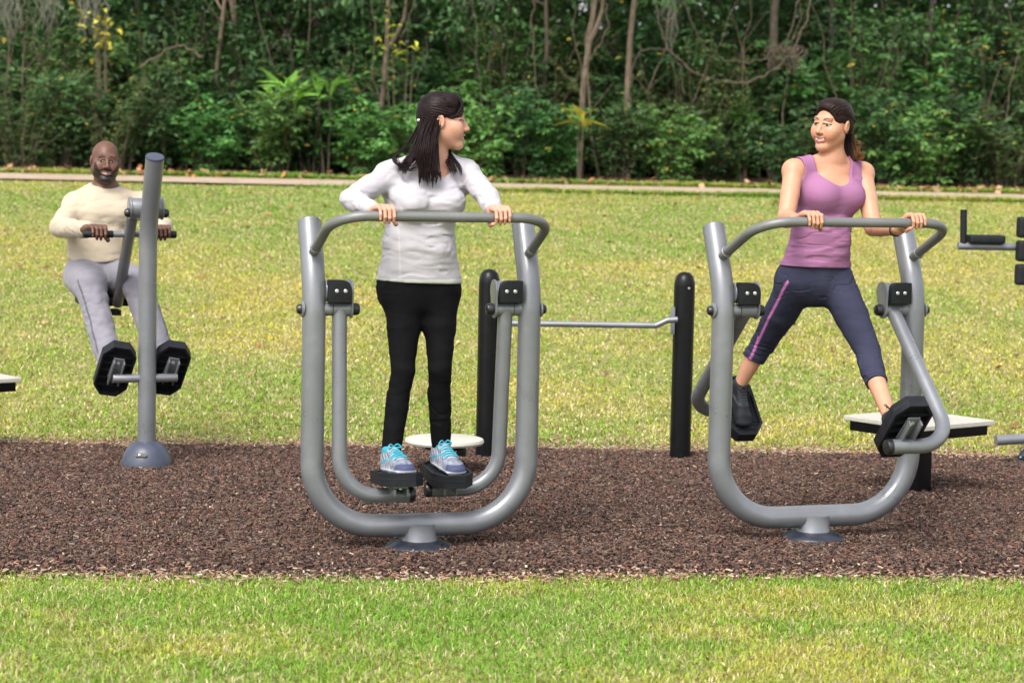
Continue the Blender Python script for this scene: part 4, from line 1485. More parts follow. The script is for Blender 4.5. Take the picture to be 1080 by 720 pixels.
def head_ops(F, H, male=False, smile=1.0):
    s = H.s
    E = lambda c, r, k=.015, sub=False: F.ell(H.p(*c), A3(r) * s, H.R, k, sub)
    C = lambda a, b, ra, rb, k=.012, **kw: F.cap(H.p(*a), H.p(*b), ra * s, rb * s, k, **kw)
    E((0, -.018, .030), (.073, .094, .085))
    fw = .058 if male else .0565
    E((0, .020, -.030), (fw, .066, .084 if male else .081), .025)
    for q in (-1, 1): E((q * .044, .028, -.034), (.020, .030, .034), .03)
    jw = .053 if male else .042
    for q in (-1, 1):
        C((q * jw, -.006, -.050), (q * .016, .060, -.097), .021 if male else .018, .018 if male else .016, .028)
        E((q * .041, .056, -.022), (.023, .022, .021), .028)
        E((q * .035, .064, -.044), (.018, .017, .018), .026)
    E((0, .072, -.100), (.021 if male else .017, .017, .016), .018)
    C((-.038, .073, .027), (.038, .073, .027), .012 if male else .0095, .012 if male else .0095, .015)
    for q in (-1, 1):
        E((q * .030, .094, .004), (.018, .0105, .009), .012, True)
        E((q * .031, .0685, .003), (.0155, .0155, .0125), .004)
        C((q * .018, .083, .012), (q * .044, .073, .011), .0035, .003, .004)
        C((q * .019, .082, -.004), (q * .043, .073, -.003), .0025, .0025, .004)
    nt = .105 if male else .1015
    C((0, .080, .014), (0, nt, -.030), .0075, .0100, .012)
    E((0, nt + .001, -.030), (.0100, .0095, .0085), .008)
    nw = .013 if male else .0105
    for q in (-1, 1): E((q * nw, .093, -.034), (.0085, .009, .0075), .006)
    for q in (-1, 1):
        C((q * .030, .073, -.0560), (0, .0905, -.0575), .0035, .0048, .006)
        C((q * .030, .071, -.0590), (q * .018, .0835, -.0705), .0034, .0048, .006)
        C((q * .018, .0835, -.0705), (0, .0880, -.0745), .0048, .0056, .006)
    E((0, .093, -.0655), (.024, .010, .0042), .004, True)
    for q in (-1, 1): C((q * .024, .0715, -.0620), (0, .0835, -.0655), .0052, .0060, .002)
    for q in (-1, 1):
        er = Frame(H.p(q * .075, -.014, -.002), H.d(q * .30, .92, .18), H.d(0, -.12, 1))
        F.ell(er.o, A3((.0085, .019, .031)) * s, er.R, .006)
        F.ell(er.p(q * .008 * s, .003 * s, .002 * s), A3((.006, .010, .017)) * s, er.R, .004, True)
    return F


def paint_head(L_, base, male=False, es=1.0, ts=1.0, white=.29, lip=(.36, .10, .09), brow=(.03, .018, .014), beard=False, gaze=0.0):
    """own colours of skin, brows, lips, eyes from head-local positions"""
    x, y, z = L_[:, 0], L_[:, 1], L_[:, 2]
    n = len(L_)
    c = np.tile(np.array(base, np.float32), (n, 1))
    c *= (1 + .10 * (noise3(L_ * 60) - .5))[:, None]
    fr = y > .035
    bl = np.exp(-((np.abs(x) - .040) ** 2 / .015 ** 2 + (z + .032) ** 2 / .016 ** 2)) * fr + .7 * np.exp(-(x ** 2 + (z + .030) ** 2) / .010 ** 2) * (y > .09)
    c = c * (1 - .16 * bl[:, None] * np.array([0, 1, 1.1]))
    if beard:
        up = -.044 + .034 * np.clip((np.abs(x) - .045) / .015, 0, 1) + .012 * (noise3(L_ * 150) - .5)
        b = (z < up) & (y > -.010 + .25 * np.clip(-.085 - z, 0, 1)) & (z > -.118) & (np.abs(x) < .0665)
        b &= ~((z < -.095) & (y < .030))
        cheek = (z > -.050) & (np.abs(x) < .040) & (y > .03)
        b &= ~cheek
        mu = (z < -.0435) & (z > -.058) & (np.abs(x) < .031) & (y > .06)
        b |= mu
        b |= (np.abs(x) > .050) & (np.abs(x) < .066) & (z < .004) & (z > -.06) & (y > .004) & (y < .024)
        t = np.clip(.78 + .5 * noise3(L_ * 220), 0, 1)[:, None]
        bc = np.array((.011, .0085, .0075))
        c[b] = (c * (1 - t) + bc * t)[b]
    lp = ((x / .0335) ** 2 + ((z + .0665 - 9.0 * x * x) / .0112) ** 2 < 1) & (y > .062)
    c[lp] = np.array(lip)
    th = ((x / (.0250 * ts)) ** 2 + ((z + .0655 - 9.0 * x * x) / (.0044 * ts)) ** 2 < 1) & (y > .062)
    c[th] = np.array((1.5 * white, 1.43 * white, 1.34 * white))
    ln = ((x / .0340) ** 2 + ((z + .0665 - 6.0 * x * x) / .0030) ** 2 < 1) & lp & ~th & (np.abs(x) > .025)
    c[ln] = np.array((.10, .035, .03))
    ab = np.abs(x)
    bz = .0255 + .0055 * np.sin(np.clip((ab - .014) / .034, 0, 1) * PI * .75)
    br = (ab > .0135) & (ab < .047) & (np.abs(z - bz) < .0036 * (1.15 - .5 * np.clip((ab - .014) / .034, 0, 1))) & fr
    c[br] = c[br] * .18 + np.array(brow) * .82
    e = ((ab - .031) / (.0148 * es)) ** 2 + ((z - .0025) / (.0054 * es)) ** 2
    ey = (e < 1) & (y > .05)
    lash = (e >= 1) & (e < 2.1) & (z > .003) & (y > .05)
    c[lash] = c[lash] * .10
    und = (e >= 1) & (e < 1.5) & (z <= .003) & (y > .05)
    c[und] *= .82
    c[ey] = np.array((white, white * .96, white * .93))
    xs = np.where(x > 0, x - .031, x + .031) - gaze
    ir = ey & (xs ** 2 + (z - .0032) ** 2 < .0070 ** 2)
    c[ir] = np.array((.035, .018, .010))
    pu = ey & (xs ** 2 + (z - .0035) ** 2 < .0028 ** 2)
    c[pu] = np.array((.006, .005, .005))
    no = ((np.abs(x) - .0065) ** 2 + ((z + .0405) * .9) ** 2 < .0034 ** 2) & (y > .085)
    c[no] *= .35
    return c


def hand_on_bar(F, C, Tdir, fwd, up, rb, wrist, sc=1.0, thumb_under=True, wrap=0.0):
    """a hand closed over a bar: C bar centre, Tdir bar direction towards the thumb, fwd the way the knuckles face, up"""
    C, T = Vector(C), Vector(Tdir).normalized()
    f = Vector(fwd); f = (f - T * f.dot(T)).normalized(); u = Vector(up); u = (u - T * u.dot(T) - f * u.dot(f)).normalized()
    W = Vector(wrist)
    def q(ang, r, t): return C + (f * math.cos(R(ang)) + u * math.sin(R(ang))) * r + T * t
    lens = [.97, 1.05, 1.0, .84]
    mcps = []
    for i in range(4):
        t = (1.5 - i) * .0198 * sc
        fr = .0085 * sc * (1.04 if i < 3 else .9)
        k = lens[i]
        m = q(118 - 6 * (i == 3) + wrap, rb + .019 * sc, t * 1.04)
        p1 = q(118 - 68 * k + wrap, rb + .0165 * sc, t)
        p2 = q(118 - 122 * k + wrap, rb + .0115 * sc, t * .98)
        p3 = q(118 - 168 * k + wrap, rb + .0100 * sc, t * .96)
        F.cap(m, p1, fr * 1.12, fr * 1.0, .006)
        F.ell(p1, (fr * 1.05,) * 3, None, .003)
        F.cap(p1, p2, fr * .98, fr * .90, .0025)
        F.cap(p2, p3, fr * .90, fr * .78, .0025)
        mcps.append(m)
    ax = (sum(mcps, Vector()) / 4 - W)
    for i, m in enumerate(mcps):
        t = (1.5 - i) * .0198 * sc
        F.cap(W + T * t * .62, m, .0135 * sc, .0105 * sc, .014)
    F.cap(W.lerp(mcps[1], .35), W.lerp(mcps[2], .85), (.030 * sc, .014 * sc), (.034 * sc, .012 * sc), .014, side=T)
    t0 = W.lerp(mcps[0], .25) + T * .012 * sc
    t1 = q(195 + wrap, rb + .020 * sc, .042 * sc)
    t2 = q(250 + wrap if thumb_under else 140, rb + .0125 * sc, .046 * sc)
    t3 = q(300 + wrap if thumb_under else 95, rb + .0105 * sc, .040 * sc)
    F.cap(t0, t1, .0145 * sc, .0118 * sc, .012)
    F.cap(t1, t2, .0112 * sc, .0100 * sc, .004)
    F.cap(t2, t3, .0100 * sc, .0082 * sc, .003)
    return mcps


def shoe_ops(F, H, s=1.0):
    """H: frame at the heel's bottom, y to the toe"""
    P = lambda x, y, z: H.p(x * s, y * s, z * s)
    F.cap(P(0, .035, .017), P(0, .13, .016), (.033 * s, .017 * s), (.037 * s, .016 * s), .01, side=H.d(1, 0, 0))
    F.cap(P(0, .13, .016), P(.002, .218, .017), (.037 * s, .016 * s), (.040 * s, .015 * s), .01, side=H.d(1, 0, 0))
    F.cap(P(.002, .20, .03), P(.002, .225, .026), (.036 * s, .022 * s), (.030 * s, .018 * s), .015, side=H.d(1, 0, 0))
    F.cap(P(0, .045, .05), P(.001, .19, .036), (.031 * s, .036 * s), (.034 * s, .024 * s), .02, side=H.d(1, 0, 0))
    F.cap(P(0, .04, .045), P(0, .052, .088), (.031 * s, .040 * s), (.033 * s, .038 * s), .02, side=H.d(1, 0, 0))
    F.cap(P(0, .085, .085), P(0, .15, .056), (.024 * s, .014 * s), (.024 * s, .012 * s), .015, side=H.d(1, 0, 0))
    F.ell(P(0, .048, .125), (.030 * s, .034 * s, .022 * s), H.R, .006, True)
    F.cap(P(-.04, .115, .0), P(.04, .115, .0), .006 * s, .006 * s, .008, sub=True)


def add_mesh(parts):
    vs, fs, o = [], [], 0
    for v, f in parts:
        vs.append(v); fs.append(f + o); o += len(v)
    return np.concatenate(vs), np.concatenate(fs)


def body_mesh(F, vox, boxes, fine):
    """the whole body at vox, with finer sampling inside the given boxes (head, hands)"""
    v, f = F.mesh(vox)
    parts = []
    for (lo, hi), fv in zip(boxes, fine):
        lo, hi = A3(lo), A3(hi)
        parts.append(F.mesh(fv, lo, hi))
        ins = ((v > lo + vox * 1.2) & (v < hi - vox * 1.2)).all(1)
        f = f[~ins[f].all(1)]
    return add_mesh([(v, f)] + parts)


def locks(mb, curves, r, seg=5, flat=1.0):
    for c in curves:
        n = len(c)
        mb.tube(c, [r * (.35 + .65 * math.sin(PI * min(1, .18 + .82 * k / (n - 1)))) if k < n - 1 else r * .12 for k in range(n)], seg, caps=False, flat=flat)


def spline(pts, n):
    q = [Vector(p) for p in pts]; out = []
    for i in range(len(q) - 1):
        p0, p1, p2, p3 = q[max(i - 1, 0)], q[i], q[i + 1], q[min(i + 2, len(q) - 1)]
        for k in range(n):
            t = k / n
            out.append(.5 * ((2 * p1) + (-p0 + p2) * t + (2 * p0 - 5 * p1 + 4 * p2 - p3) * t * t + (-p0 + 3 * p1 - 3 * p2 + p3) * t ** 3))
    return out + [q[-1]]


def part(name, vf, mat, root, col=None, smooth=True):
    v, f = vf
    o3 = np.array(root.location)
    if col is None: col = np.full((len(v), 3), .5, np.float32)
    me = np_mesh(name, v - o3, f, smooth, {'col': col})
    return obj(name, me, mat, root)


def person(label, loc, vf, col):
    v, f = vf
    me = np_mesh('person', v - np.array(loc, np.float32), f, True, {'col': col})
    o = obj('person', me, M['skin'])
    o.location = loc
    return tag(o, label, 'person')


M['skin'] = mat_attr('skin', .48, .4, sss=.12, mottle=.05)
M['cotton'] = mat_attr('cotton knit', .85, .15, bump=.25, bscale=700, sheen=.15)
M['lycra'] = mat_attr('stretch fabric', .8, .08, bump=.12, bscale=900)
M['shoe'] = mat_attr('shoe mesh', .65, .3, bump=.3, bscale=500)
M['lace'] = mat_plain('turquoise laces', (.04, .34, .43), .8)
M['hair'] = mat_attr('hair', .40, .12, mottle=.35)
# ------------------------------------------------------------------ shared limb recipes
def arm(F, sh, el, wr, r, inf=0.0, k=.02, to=1.0):
    """upper arm, elbow, forearm; r: radii at shoulder, elbow, fore bulge, wrist (width, depth)"""
    sh, el, wr = Vector(sh), Vector(el), Vector(wr)
    F.cap(sh, sh.lerp(el, .5), r[0] + inf, r[0] * .45 + r[1] * .60 + inf, k)
    F.cap(sh.lerp(el, .5), el, r[0] * .45 + r[1] * .60 + inf, r[1] + inf, .008)
    b = el.lerp(wr, .28)
    F.cap(el, b, r[1] + inf, r[2] * 1.06 + inf, .012)
    e = el.lerp(wr, to)
    rr = r[2] + (r[3] - r[2]) * min(1, (to - .28) / .72 * 1.0)
    F.cap(b, e, r[2] * 1.06 + inf, rr + inf, .006)


def leg(F, hip, kn, an, r, inf=0.0, k=.025, back=(0, 1, 0), to=1.0, loose=0.0):
    hip, kn, an = Vector(hip), Vector(kn), Vector(an); bk = Vector(back).normalized()
    mid = hip.lerp(kn, .5) - bk * .006
    rm = r[0] * .50 + r[1] * .56
    F.cap(hip, mid, r[0] + inf, rm + inf, k)
    F.cap(mid, kn, rm + inf, r[1] + inf, .010)
    c = kn.lerp(an, .32) + bk * .014
    F.cap(kn, c, r[1] + inf, r[2] * 1.04 + inf, .010)
    F.cap(c, an, r[2] * 1.04 + inf, r[3] + inf + loose, .008)


def col_of(v, c, var=.04, sc=30):
    return np.clip(np.array(c, np.float32)[None] * (1 + var * 2 * (noise3(v * sc) - .5))[:, None], 0, 1).astype(np.float32)


def box_around(pts, m):
    a = np.array([list(p) for p in pts], np.float32)
    return (a.min(0) - m, a.max(0) + m)


def curves_obj(name, curves, r, mat, root, colfn, seg=5, flat=1.0):
    mb = MB()
    locks(mb, curves, r, seg, flat)
    v = np.array(mb.v, np.float32); f = np.array(mb.f, np.int32)
    return v, f


def low_only(fn, z1, fade=.08):
    return lambda p: fn(p) * np.clip((z1 - p[..., 2]) / fade, .12, 1)


def hair_lines(H, amp):
    """fine grooves that run from the forehead back over the skull"""
    def fn(p):
        l = H.local(p)
        th = np.arctan2(l[..., 0], l[..., 2] - .02 + .25 * (l[..., 1] + .02))
        return amp * (np.sin(th * 46 + 5 * noise3(l * 28)) + .6 * np.sin(th * 97 + 4 * noise3(l * 40 + 3)))
    return fn


bar_dir = Vector((math.cos(YAW), math.sin(YAW), 0))
fwd_dir = Vector((math.sin(YAW), -math.cos(YAW), 0))
UPZ = Vector((0, 0, 1))
BAR_LY, BAR_Z = -.34, HANDLE_Z
bar2 = Vector((math.cos(YAW2), math.sin(YAW2), 0)); fwd2 = Vector((math.sin(YAW2), -math.cos(YAW2), 0))


def bar_at(base, u, v):
    """the point of a walker's handlebar nearest to pixel column u"""
    best = min((strider_point(base, lx, BAR_LY, BAR_Z, YAW if base is B1 else YAW2) for lx in np.linspace(-.5, .5, 401)), key=lambda p: abs(px(p)[0] - u))
    return best


# ------------------------------------------------------------------ woman in white
def woman_white():
    Y = B1.y
    J = lambda u, v, dy: at(u, v, Y + dy)
    pel, wai, che, nb = J(443, 300, .11), J(441, 255, .10), J(447, 214, .10), J(458, 161, .11)
    shR, shL = J(410, 186, .06), J(492, 184, .17)
    elR, elL = J(370, 210, -.12), J(514, 207, -.04)
    side = (shL - shR).normalized()
    cR, cL = bar_at(B1, 407, 226), bar_at(B1, 529, 226)
    wrR = cR + UPZ * .018 - fwd_dir * .078 - bar_dir * .030
    wrL = cL + UPZ * .030 - fwd_dir * .080 - bar_dir * .012
    hipR, hipL = J(425, 303, .08), J(463, 303, .13)
    anR = strider_pedal(B1, -1, SW1[0], (-.006, .078, .10)); anL = strider_pedal(B1, 1, SW1[1], (-.006, .078, .10))
    knR, knL = J(425, 390, -.02), J(464, 388, .03)
    H = Frame(J(467.5, 127.5, .10), (.985, .06, -.03), (.06, 0, 1), .99)
    fr = Vector((side.y, -side.x, 0)).normalized()
    Ra = (.041, .035, .034, .026)
    Rl = (.077, .043, .042, .032)

    def torso(F, inf=0.0, k=.04):
        F.cap(pel, wai, (.164 + inf, .112 + inf), (.134 + inf, .094 + inf), k, side=side)
        F.cap(wai, che, (.134 + inf, .094 + inf), (.138 + inf, .104 + inf), k, side=side)
        F.cap(che, che.lerp(nb, .48), (.136 + inf, .100 + inf), (.108 + inf, .075 + inf), k, side=side)
        for s, sh in ((-1, shR), (1, shL)):
            F.cap(nb - UPZ * .012, sh, .034 + inf, .042 + inf, k)
            F.cap(sh, che + side * s * .095, .042 + inf, .046 + inf, k)
            F.ell(che + side * s * .078 + fr * .078 + UPZ * .002, (.070 + inf, .066 + inf, .068 + inf), None, k)
            F.ell(pel + side * s * .085 - fr * .05 - UPZ * .02, (.085 + inf,) * 3, None, k)
        F.ell(wai + fr * .045 - UPZ * .03, (.115 + inf, .07 + inf, .09 + inf), None, k)
    F = Field()
    torso(F, -.004)
    F.cap(nb - UPZ * .02, Vector(H.p(-.0, -.018, -.045)), .050, .047, .03)
    arm(F, shR, elR, wrR, Ra); arm(F, shL, elL, wrL, Ra)
    leg(F, hipR, knR, anR, Rl, -.004, back=-fr); leg(F, hipL, knL, anL, Rl, -.004, back=-fr)
    head_ops(F, H)
    mR = hand_on_bar(F, cR, bar_dir, fwd_dir, UPZ, .0205, wrR, .95)
    mL = hand_on_bar(F, cL, -bar_dir, fwd_dir, UPZ, .0205, wrL, .95)
    hb = (H.o - A3((.15, .15, .17)), H.o + A3((.15, .15, .15)))
    boxes = [hb, box_around(mR + [wrR, cR], .065), box_around(mL + [wrL, cL], .065)]
    vf = body_mesh(F, .006, boxes, [.0021, .0022, .0022])
    L_ = H.local(vf[0])
    base = (.54, .285, .20)
    c = col_of(vf[0], base)
    hd = (np.abs(L_) < .16).all(1) & (L_[:, 2] > -.125)
    c[hd] = paint_head(L_[hd], base, lip=(.38, .15, .125), brow=(.03, .018, .014), gaze=0.002)
    for m, s in ((mR, 1), (mL, -1)):
        pass
    root = person('woman in a white long sleeved top and black leggings standing on the left air walker', (pel.x, pel.y, G0), vf, c)

    # white top
    S = Field(); torso(S, .010, .045)
    S.cap(pel - UPZ * .03, wai, (.180, .128), (.144, .104), .04, side=side)
    arm(S, shR, elR, wrR, (.041, .037, .035, .029), .008, .025, .94)
    arm(S, shL, elL, wrL, (.041, .037, .035, .029), .008, .025, .94)
    S.cap(nb - UPZ * .07, nb - UPZ * .03, .068, .062, .03)
    S.noise(wrinkles(.006, 9, 9, 17, 1.0))
    S.noise(wrinkles(.0035, 16, 16, 34, 4.0)); S.noise(creases(.0042, 7, 7, 19, 6.0, .09)); S.noise(creases(.003, 12, 12, 30, 8.0, .09))
    S.ell(nb + fr * .05 - UPZ * .020, (.076, .085, .088), None, .004, True); S.cap(nb - UPZ * .01, nb + UPZ * .1, .060, .08, .006, sub=True)
    hem = at(442, 297, Y + .1)
    S.plane(hem, (-.03, 0, -1), .004)
    v, f = S.mesh(.0052)
    col = col_of(v, (.41, .392, .425), .05, 12)
    d = v[:, 2] - hem.z
    col[(d < .016)] = (.46, .47, .44)
    col[(np.abs(d - .020) < .0028)] *= .8
    sm = np.abs((v - np.array(wai)) @ np.array(side) + .108) < .0035      # the side seam
    col[sm & (v[:, 2] < shR.z - .12) & ((v - np.array(wai)) @ np.array(fr) > 0)] *= np.array((1.12, 1.12, 1.1))
    part('shirt', (v, f), M['cotton'], root, col)
    # black leggings
    S = Field()
    S.cap(pel - UPZ * .03, wai, (.172, .119), (.146, .102), .04, side=side)
    for s in (-1, 1): S.ell(pel + side * s * .085 - fr * .05 - UPZ * .02, (.090,) * 3, None, .04)
    leg(S, hipR, knR, anR + (knR - anR) * .02, Rl, .006, .045, -fr, loose=.004); leg(S, hipL, knL, anL + (knL - anL) * .02, Rl, .006, .045, -fr, loose=.004)
    S.noise(wrinkles(.004, 12, 12, 22, 2.0)); S.noise(creases(.003, 9, 9, 22, 2.5, .08))
    S.plane(wai - UPZ * .04, (0, 0, 1))
    v, f = S.mesh(.0055)
    part('leggings', (v, f), M['lycra'], root, col_of(v, (.0055, .0055, .0065), .1))
    # shoes
    for s, ang in ((-1, SW1[0]), (1, SW1[1])):
        O = strider_pedal(B1, s, ang, (-.018, .13, .016)); Yt = strider_pedal(B1, s, ang, (.018, -.1, .016)); Zt = strider_pedal(B1, s, ang, (-.018, .13, .116))
        Hs = Frame(O, Yt - O, Zt - O)
        S = Field(); shoe_ops(S, Hs, 1.10)
        v, f = S.mesh(.003)
        l = Hs.local(v) / 1.10
        x, y, z = l.T
        t = noise3(l * np.array((90, 55, 90)) + 3 * s)[:, None]
        col = np.array((.095, .105, .15)) * (1 - t) + np.array((.30, .32, .38)) * t
        pat = (np.sin(y * 330 + z * 260) > .55) & (y < .15)
        col[pat] = (.36, .38, .42)
        tc = (y > .200) & (z < .046) & (z > .024)
        col[tc] = np.array((.05, .06, .13))
        sw = (np.abs(z - .040 - .35 * (y - .05)) < .0045) & (y > .02) & (y < .13)
        col[sw] = (.05, .30, .40)
        col[(z > .080) & (y < .085)] = (.04, .30, .40)
        col[(z > .052) & (y > .08) & (y < .17) & (np.abs(x) < .020)] = (.30, .32, .38)
        col[z < .022] = (.52, .52, .53)
        col[(np.abs(z - .014) < .003)] = (.20, .22, .32)
        col[z < .006] = (.20, .20, .23)
        so = part('shoe', (v, f), M['shoe'], root, col)
        lace = MB()
        for k in range(6):
            yy = .088 + k * .0145
            zz = .1010 - .40 * (yy - .085)
            w = .019 + .002 * k
            sg = 1 if k % 2 else -1
            pts = [Hs.p(*(np.array(q) * 1.10)) for q in ((-w, yy - .004 * sg, zz - .012), (-w * .5, yy, zz - .001), (w * .5, yy, zz - .001), (w, yy + .004 * sg, zz - .012))]
            lace.tube([Vector(q) - root.location for q in spline(pts, 4)], .0034, 6)
        for q in (-1, 1):
            c0 = np.array((0, .086, .104)) * 1.10
            pts = [Hs.p(*c0), Hs.p(*(c0 + np.array((q * .016, .004, .010)))), Hs.p(*(c0 + np.array((q * .030, .012, -.004)))), Hs.p(*(c0 + np.array((q * .012, .008, -.002))))]
            lace.tube([Vector(p) - root.location for p in spline(pts, 4)], .0028, 6)
        lace.build('laces', M['lace'], so)
    # hair: a cap swept back to a clip, the rest hanging over her near shoulder
    S = Field()
    S.ell(H.p(0, -.018, .034), A3((.081, .097, .089)), H.R, .01)
    S.ell(H.p(0, .035, .080), A3((.052, .042, .034)), H.R, .03)
    S.ell(H.p(0, -.058, -.02), A3((.060, .045, .065)), H.R, .03)
    S.ell(H.p(0, .125, -.018), A3((.105, .088, .092)), H.R, .012, True)
    for q in (-1, 1):
        S.ell(H.p(q * .085, .012, -.022), A3((.040, .040, .038)), H.R, .01, True)
        S.ell(H.p(q * .07, .05, -.09), A3((.05, .075, .06)), H.R, .01, True)
    S.noise(hair_lines(H, .0010))
    cap = S.mesh(.003)
    gg = np.random.default_rng(41)
    cur = []
    clip = H.p(.045, -.100, .000)
    # swept strands on the skull (near side and top)
    for k in range(280):
        th = gg.uniform(-1.0, 1.25)          # around from far side over the top to the near side
        xs = math.sin(th); zs = math.cos(th)
        pts = []
        for t in np.linspace(0, 1, 6):
            yy = .060 - .150 * t
            rr = math.sqrt(max(0, 1 - ((yy + .018) / .099) ** 2))
            drop = t * t * .028
            pts.append(H.p(xs * .0825 * rr, yy, .034 + zs * .0905 * rr - drop * (1 if zs > 0 else .2)))
        if pts[0][2] < H.p(0, 0, -.0)[2]: pts = pts[1:]
        cur.append([Vector(p) + Vector(gg.normal(0, .0015, 3)) for p in spline(pts, 2)])
    # fringe falling on the near side of the forehead
    for k in range(70):
        a = gg.uniform(0, 1)
        p0 = H.p(.02 + .03 * a, .045 + .02 * a, .108 - .02 * a); p1 = H.p(.046 + .014 * a, .078 - .006 * a, .066); p2 = H.p(.060 + .011 * a, .075 - .026 * a, .024); p3 = H.p(.070, .050 - .035 * a, .010 + .012 * gg.random())
        cur.append([Vector(p) + Vector(gg.normal(0, .0012, 3)) for p in spline([p0, p1, p2, p3], 4)])
    hy = float(H.o[1])
    def hp(u, v, d): return at(u, v, hy + d)
    def clump(rows, n, spread):
        """n strands around one guide; rows: (u, v, depth); spread in pixels along the lock"""
        m = len(rows); wave = gg.uniform(0, 6.28)
        for q in range(n):
            ju, jv, jd = gg.normal(0, 1, 3)
            w = gg.uniform(.8, 1.0)
            pts = []; ph = gg.uniform(0, .9)
            for i_, (u, v, d) in enumerate(rows):
                u = u + (1.5 * math.sin(wave + ph + 2.1 * i_) if 0 < i_ < m - 1 else 0)
                k_ = spread[i_]
                vv = rows[0][1] + (v - rows[0][1]) * (w if i_ == m - 1 else 1)
                pts.append(hp(u + ju * k_, vv + .4 * jv * k_, d + .004 * jd * k_))
            cur.append(spline(pts, 4))
    for k in range(30):                       # the mass in front of her near shoulder, in wavy clumps
        a = (k + gg.random()) / 30; b = gg.normal(0, 1); e = gg.random()
        top = (447 + 16 * a, 122 + 6 * a, -.055 - .03 * math.sin(a * 3))
        m1 = (443 + 17 * a + .8 * b, 141, -.078 - .02 * math.sin(a * 3))
        m2 = (434 + 25 * a + 1.6 * b, 160, -.098 - .03 * math.sin(a * 3))
        if a < .3:
            l1 = (427 + 20 * a + 2 * b, 170 + 4 * e, -.125); l2 = (421 + 26 * a + 3 * b, 177 + 9 * e, -.14)
        else:
            l1 = (435 + 24 * a + 2.2 * b, 178 + 5 * e, -.130); l2 = (437 + 23 * a + 3.4 * b - 4 * math.sin(k), 188 + 12 * e, -.138)
        clump([top, m1, m2, l1, l2], 20, [1.8, 2.0, 1.9, 1.4, .5])
    for k in range(5):                        # loose flicks curling over the shoulder
        e = gg.random()
        clump([(442, 132, -.06), (430, 152, -.085), (418 - 3 * e, 163 + 4 * e, -.10), (421, 171 + 4 * e, -.125), (431, 175 + 6 * e, -.135), (440, 174 + 6 * e, -.14)], 4, [1, 1, .9, .8, .6, .4])
    for k in range(9):                        # the lock on the far side of the neck
        a = (k + .5) / 9; b = gg.normal(0, 1)
        clump([(468 + 4 * a, 146, .06), (470 + 5 * a, 160, .02), (473 + 9 * a + b, 174, -.03), (474 + 12 * a + 1.5 * b, 182 + 9 * gg.random(), -.05)], 8, [1, 1.1, 1, .5])
    cv = curves_obj('hair', cur, .0017, None, None, None, 5)
    v, f = add_mesh([cap, (cv[0], cv[1])])
    hc = col_of(v, (.013, .0072, .0072), .4, 60)
    part('hair', (v, f), M['hair'], root, hc)
    cl = MB().lathe([(.0, .006), (.006, .005), (.007, 0), (.006, -.005), (0, -.006)], Vector(hp(441.5, 127, -.055)) - root.location, (1, -.3, 0), 12)
    cl.build('hair_clip', M['steel'], root)
    # bracelet with a small ring under the near wrist
    ax = (wrR - elR).normalized(); q = wrR.lerp(elR, .03)
    mb = MB(); u1 = ax.orthogonal().normalized(); u2 = ax.cross(u1)
    mb.tube([q + (u1 * math.cos(t) + u2 * math.sin(t)) * .033 - root.location for t in np.linspace(0, 2 * PI, 25)], .0016, 6, caps=False)
    w0 = q - UPZ * .034 - root.location
    mb.tube([w0, w0 - UPZ * .02], .001, 5); mb.tube([w0 - UPZ * .027 + (Vector((1, 0, 0)) * math.cos(t) + UPZ * math.sin(t)) * .007 for t in np.linspace(0, 2 * PI, 17)], .0014, 5, caps=False)
    mb.build('bracelet', M['steel'], root)
    return root


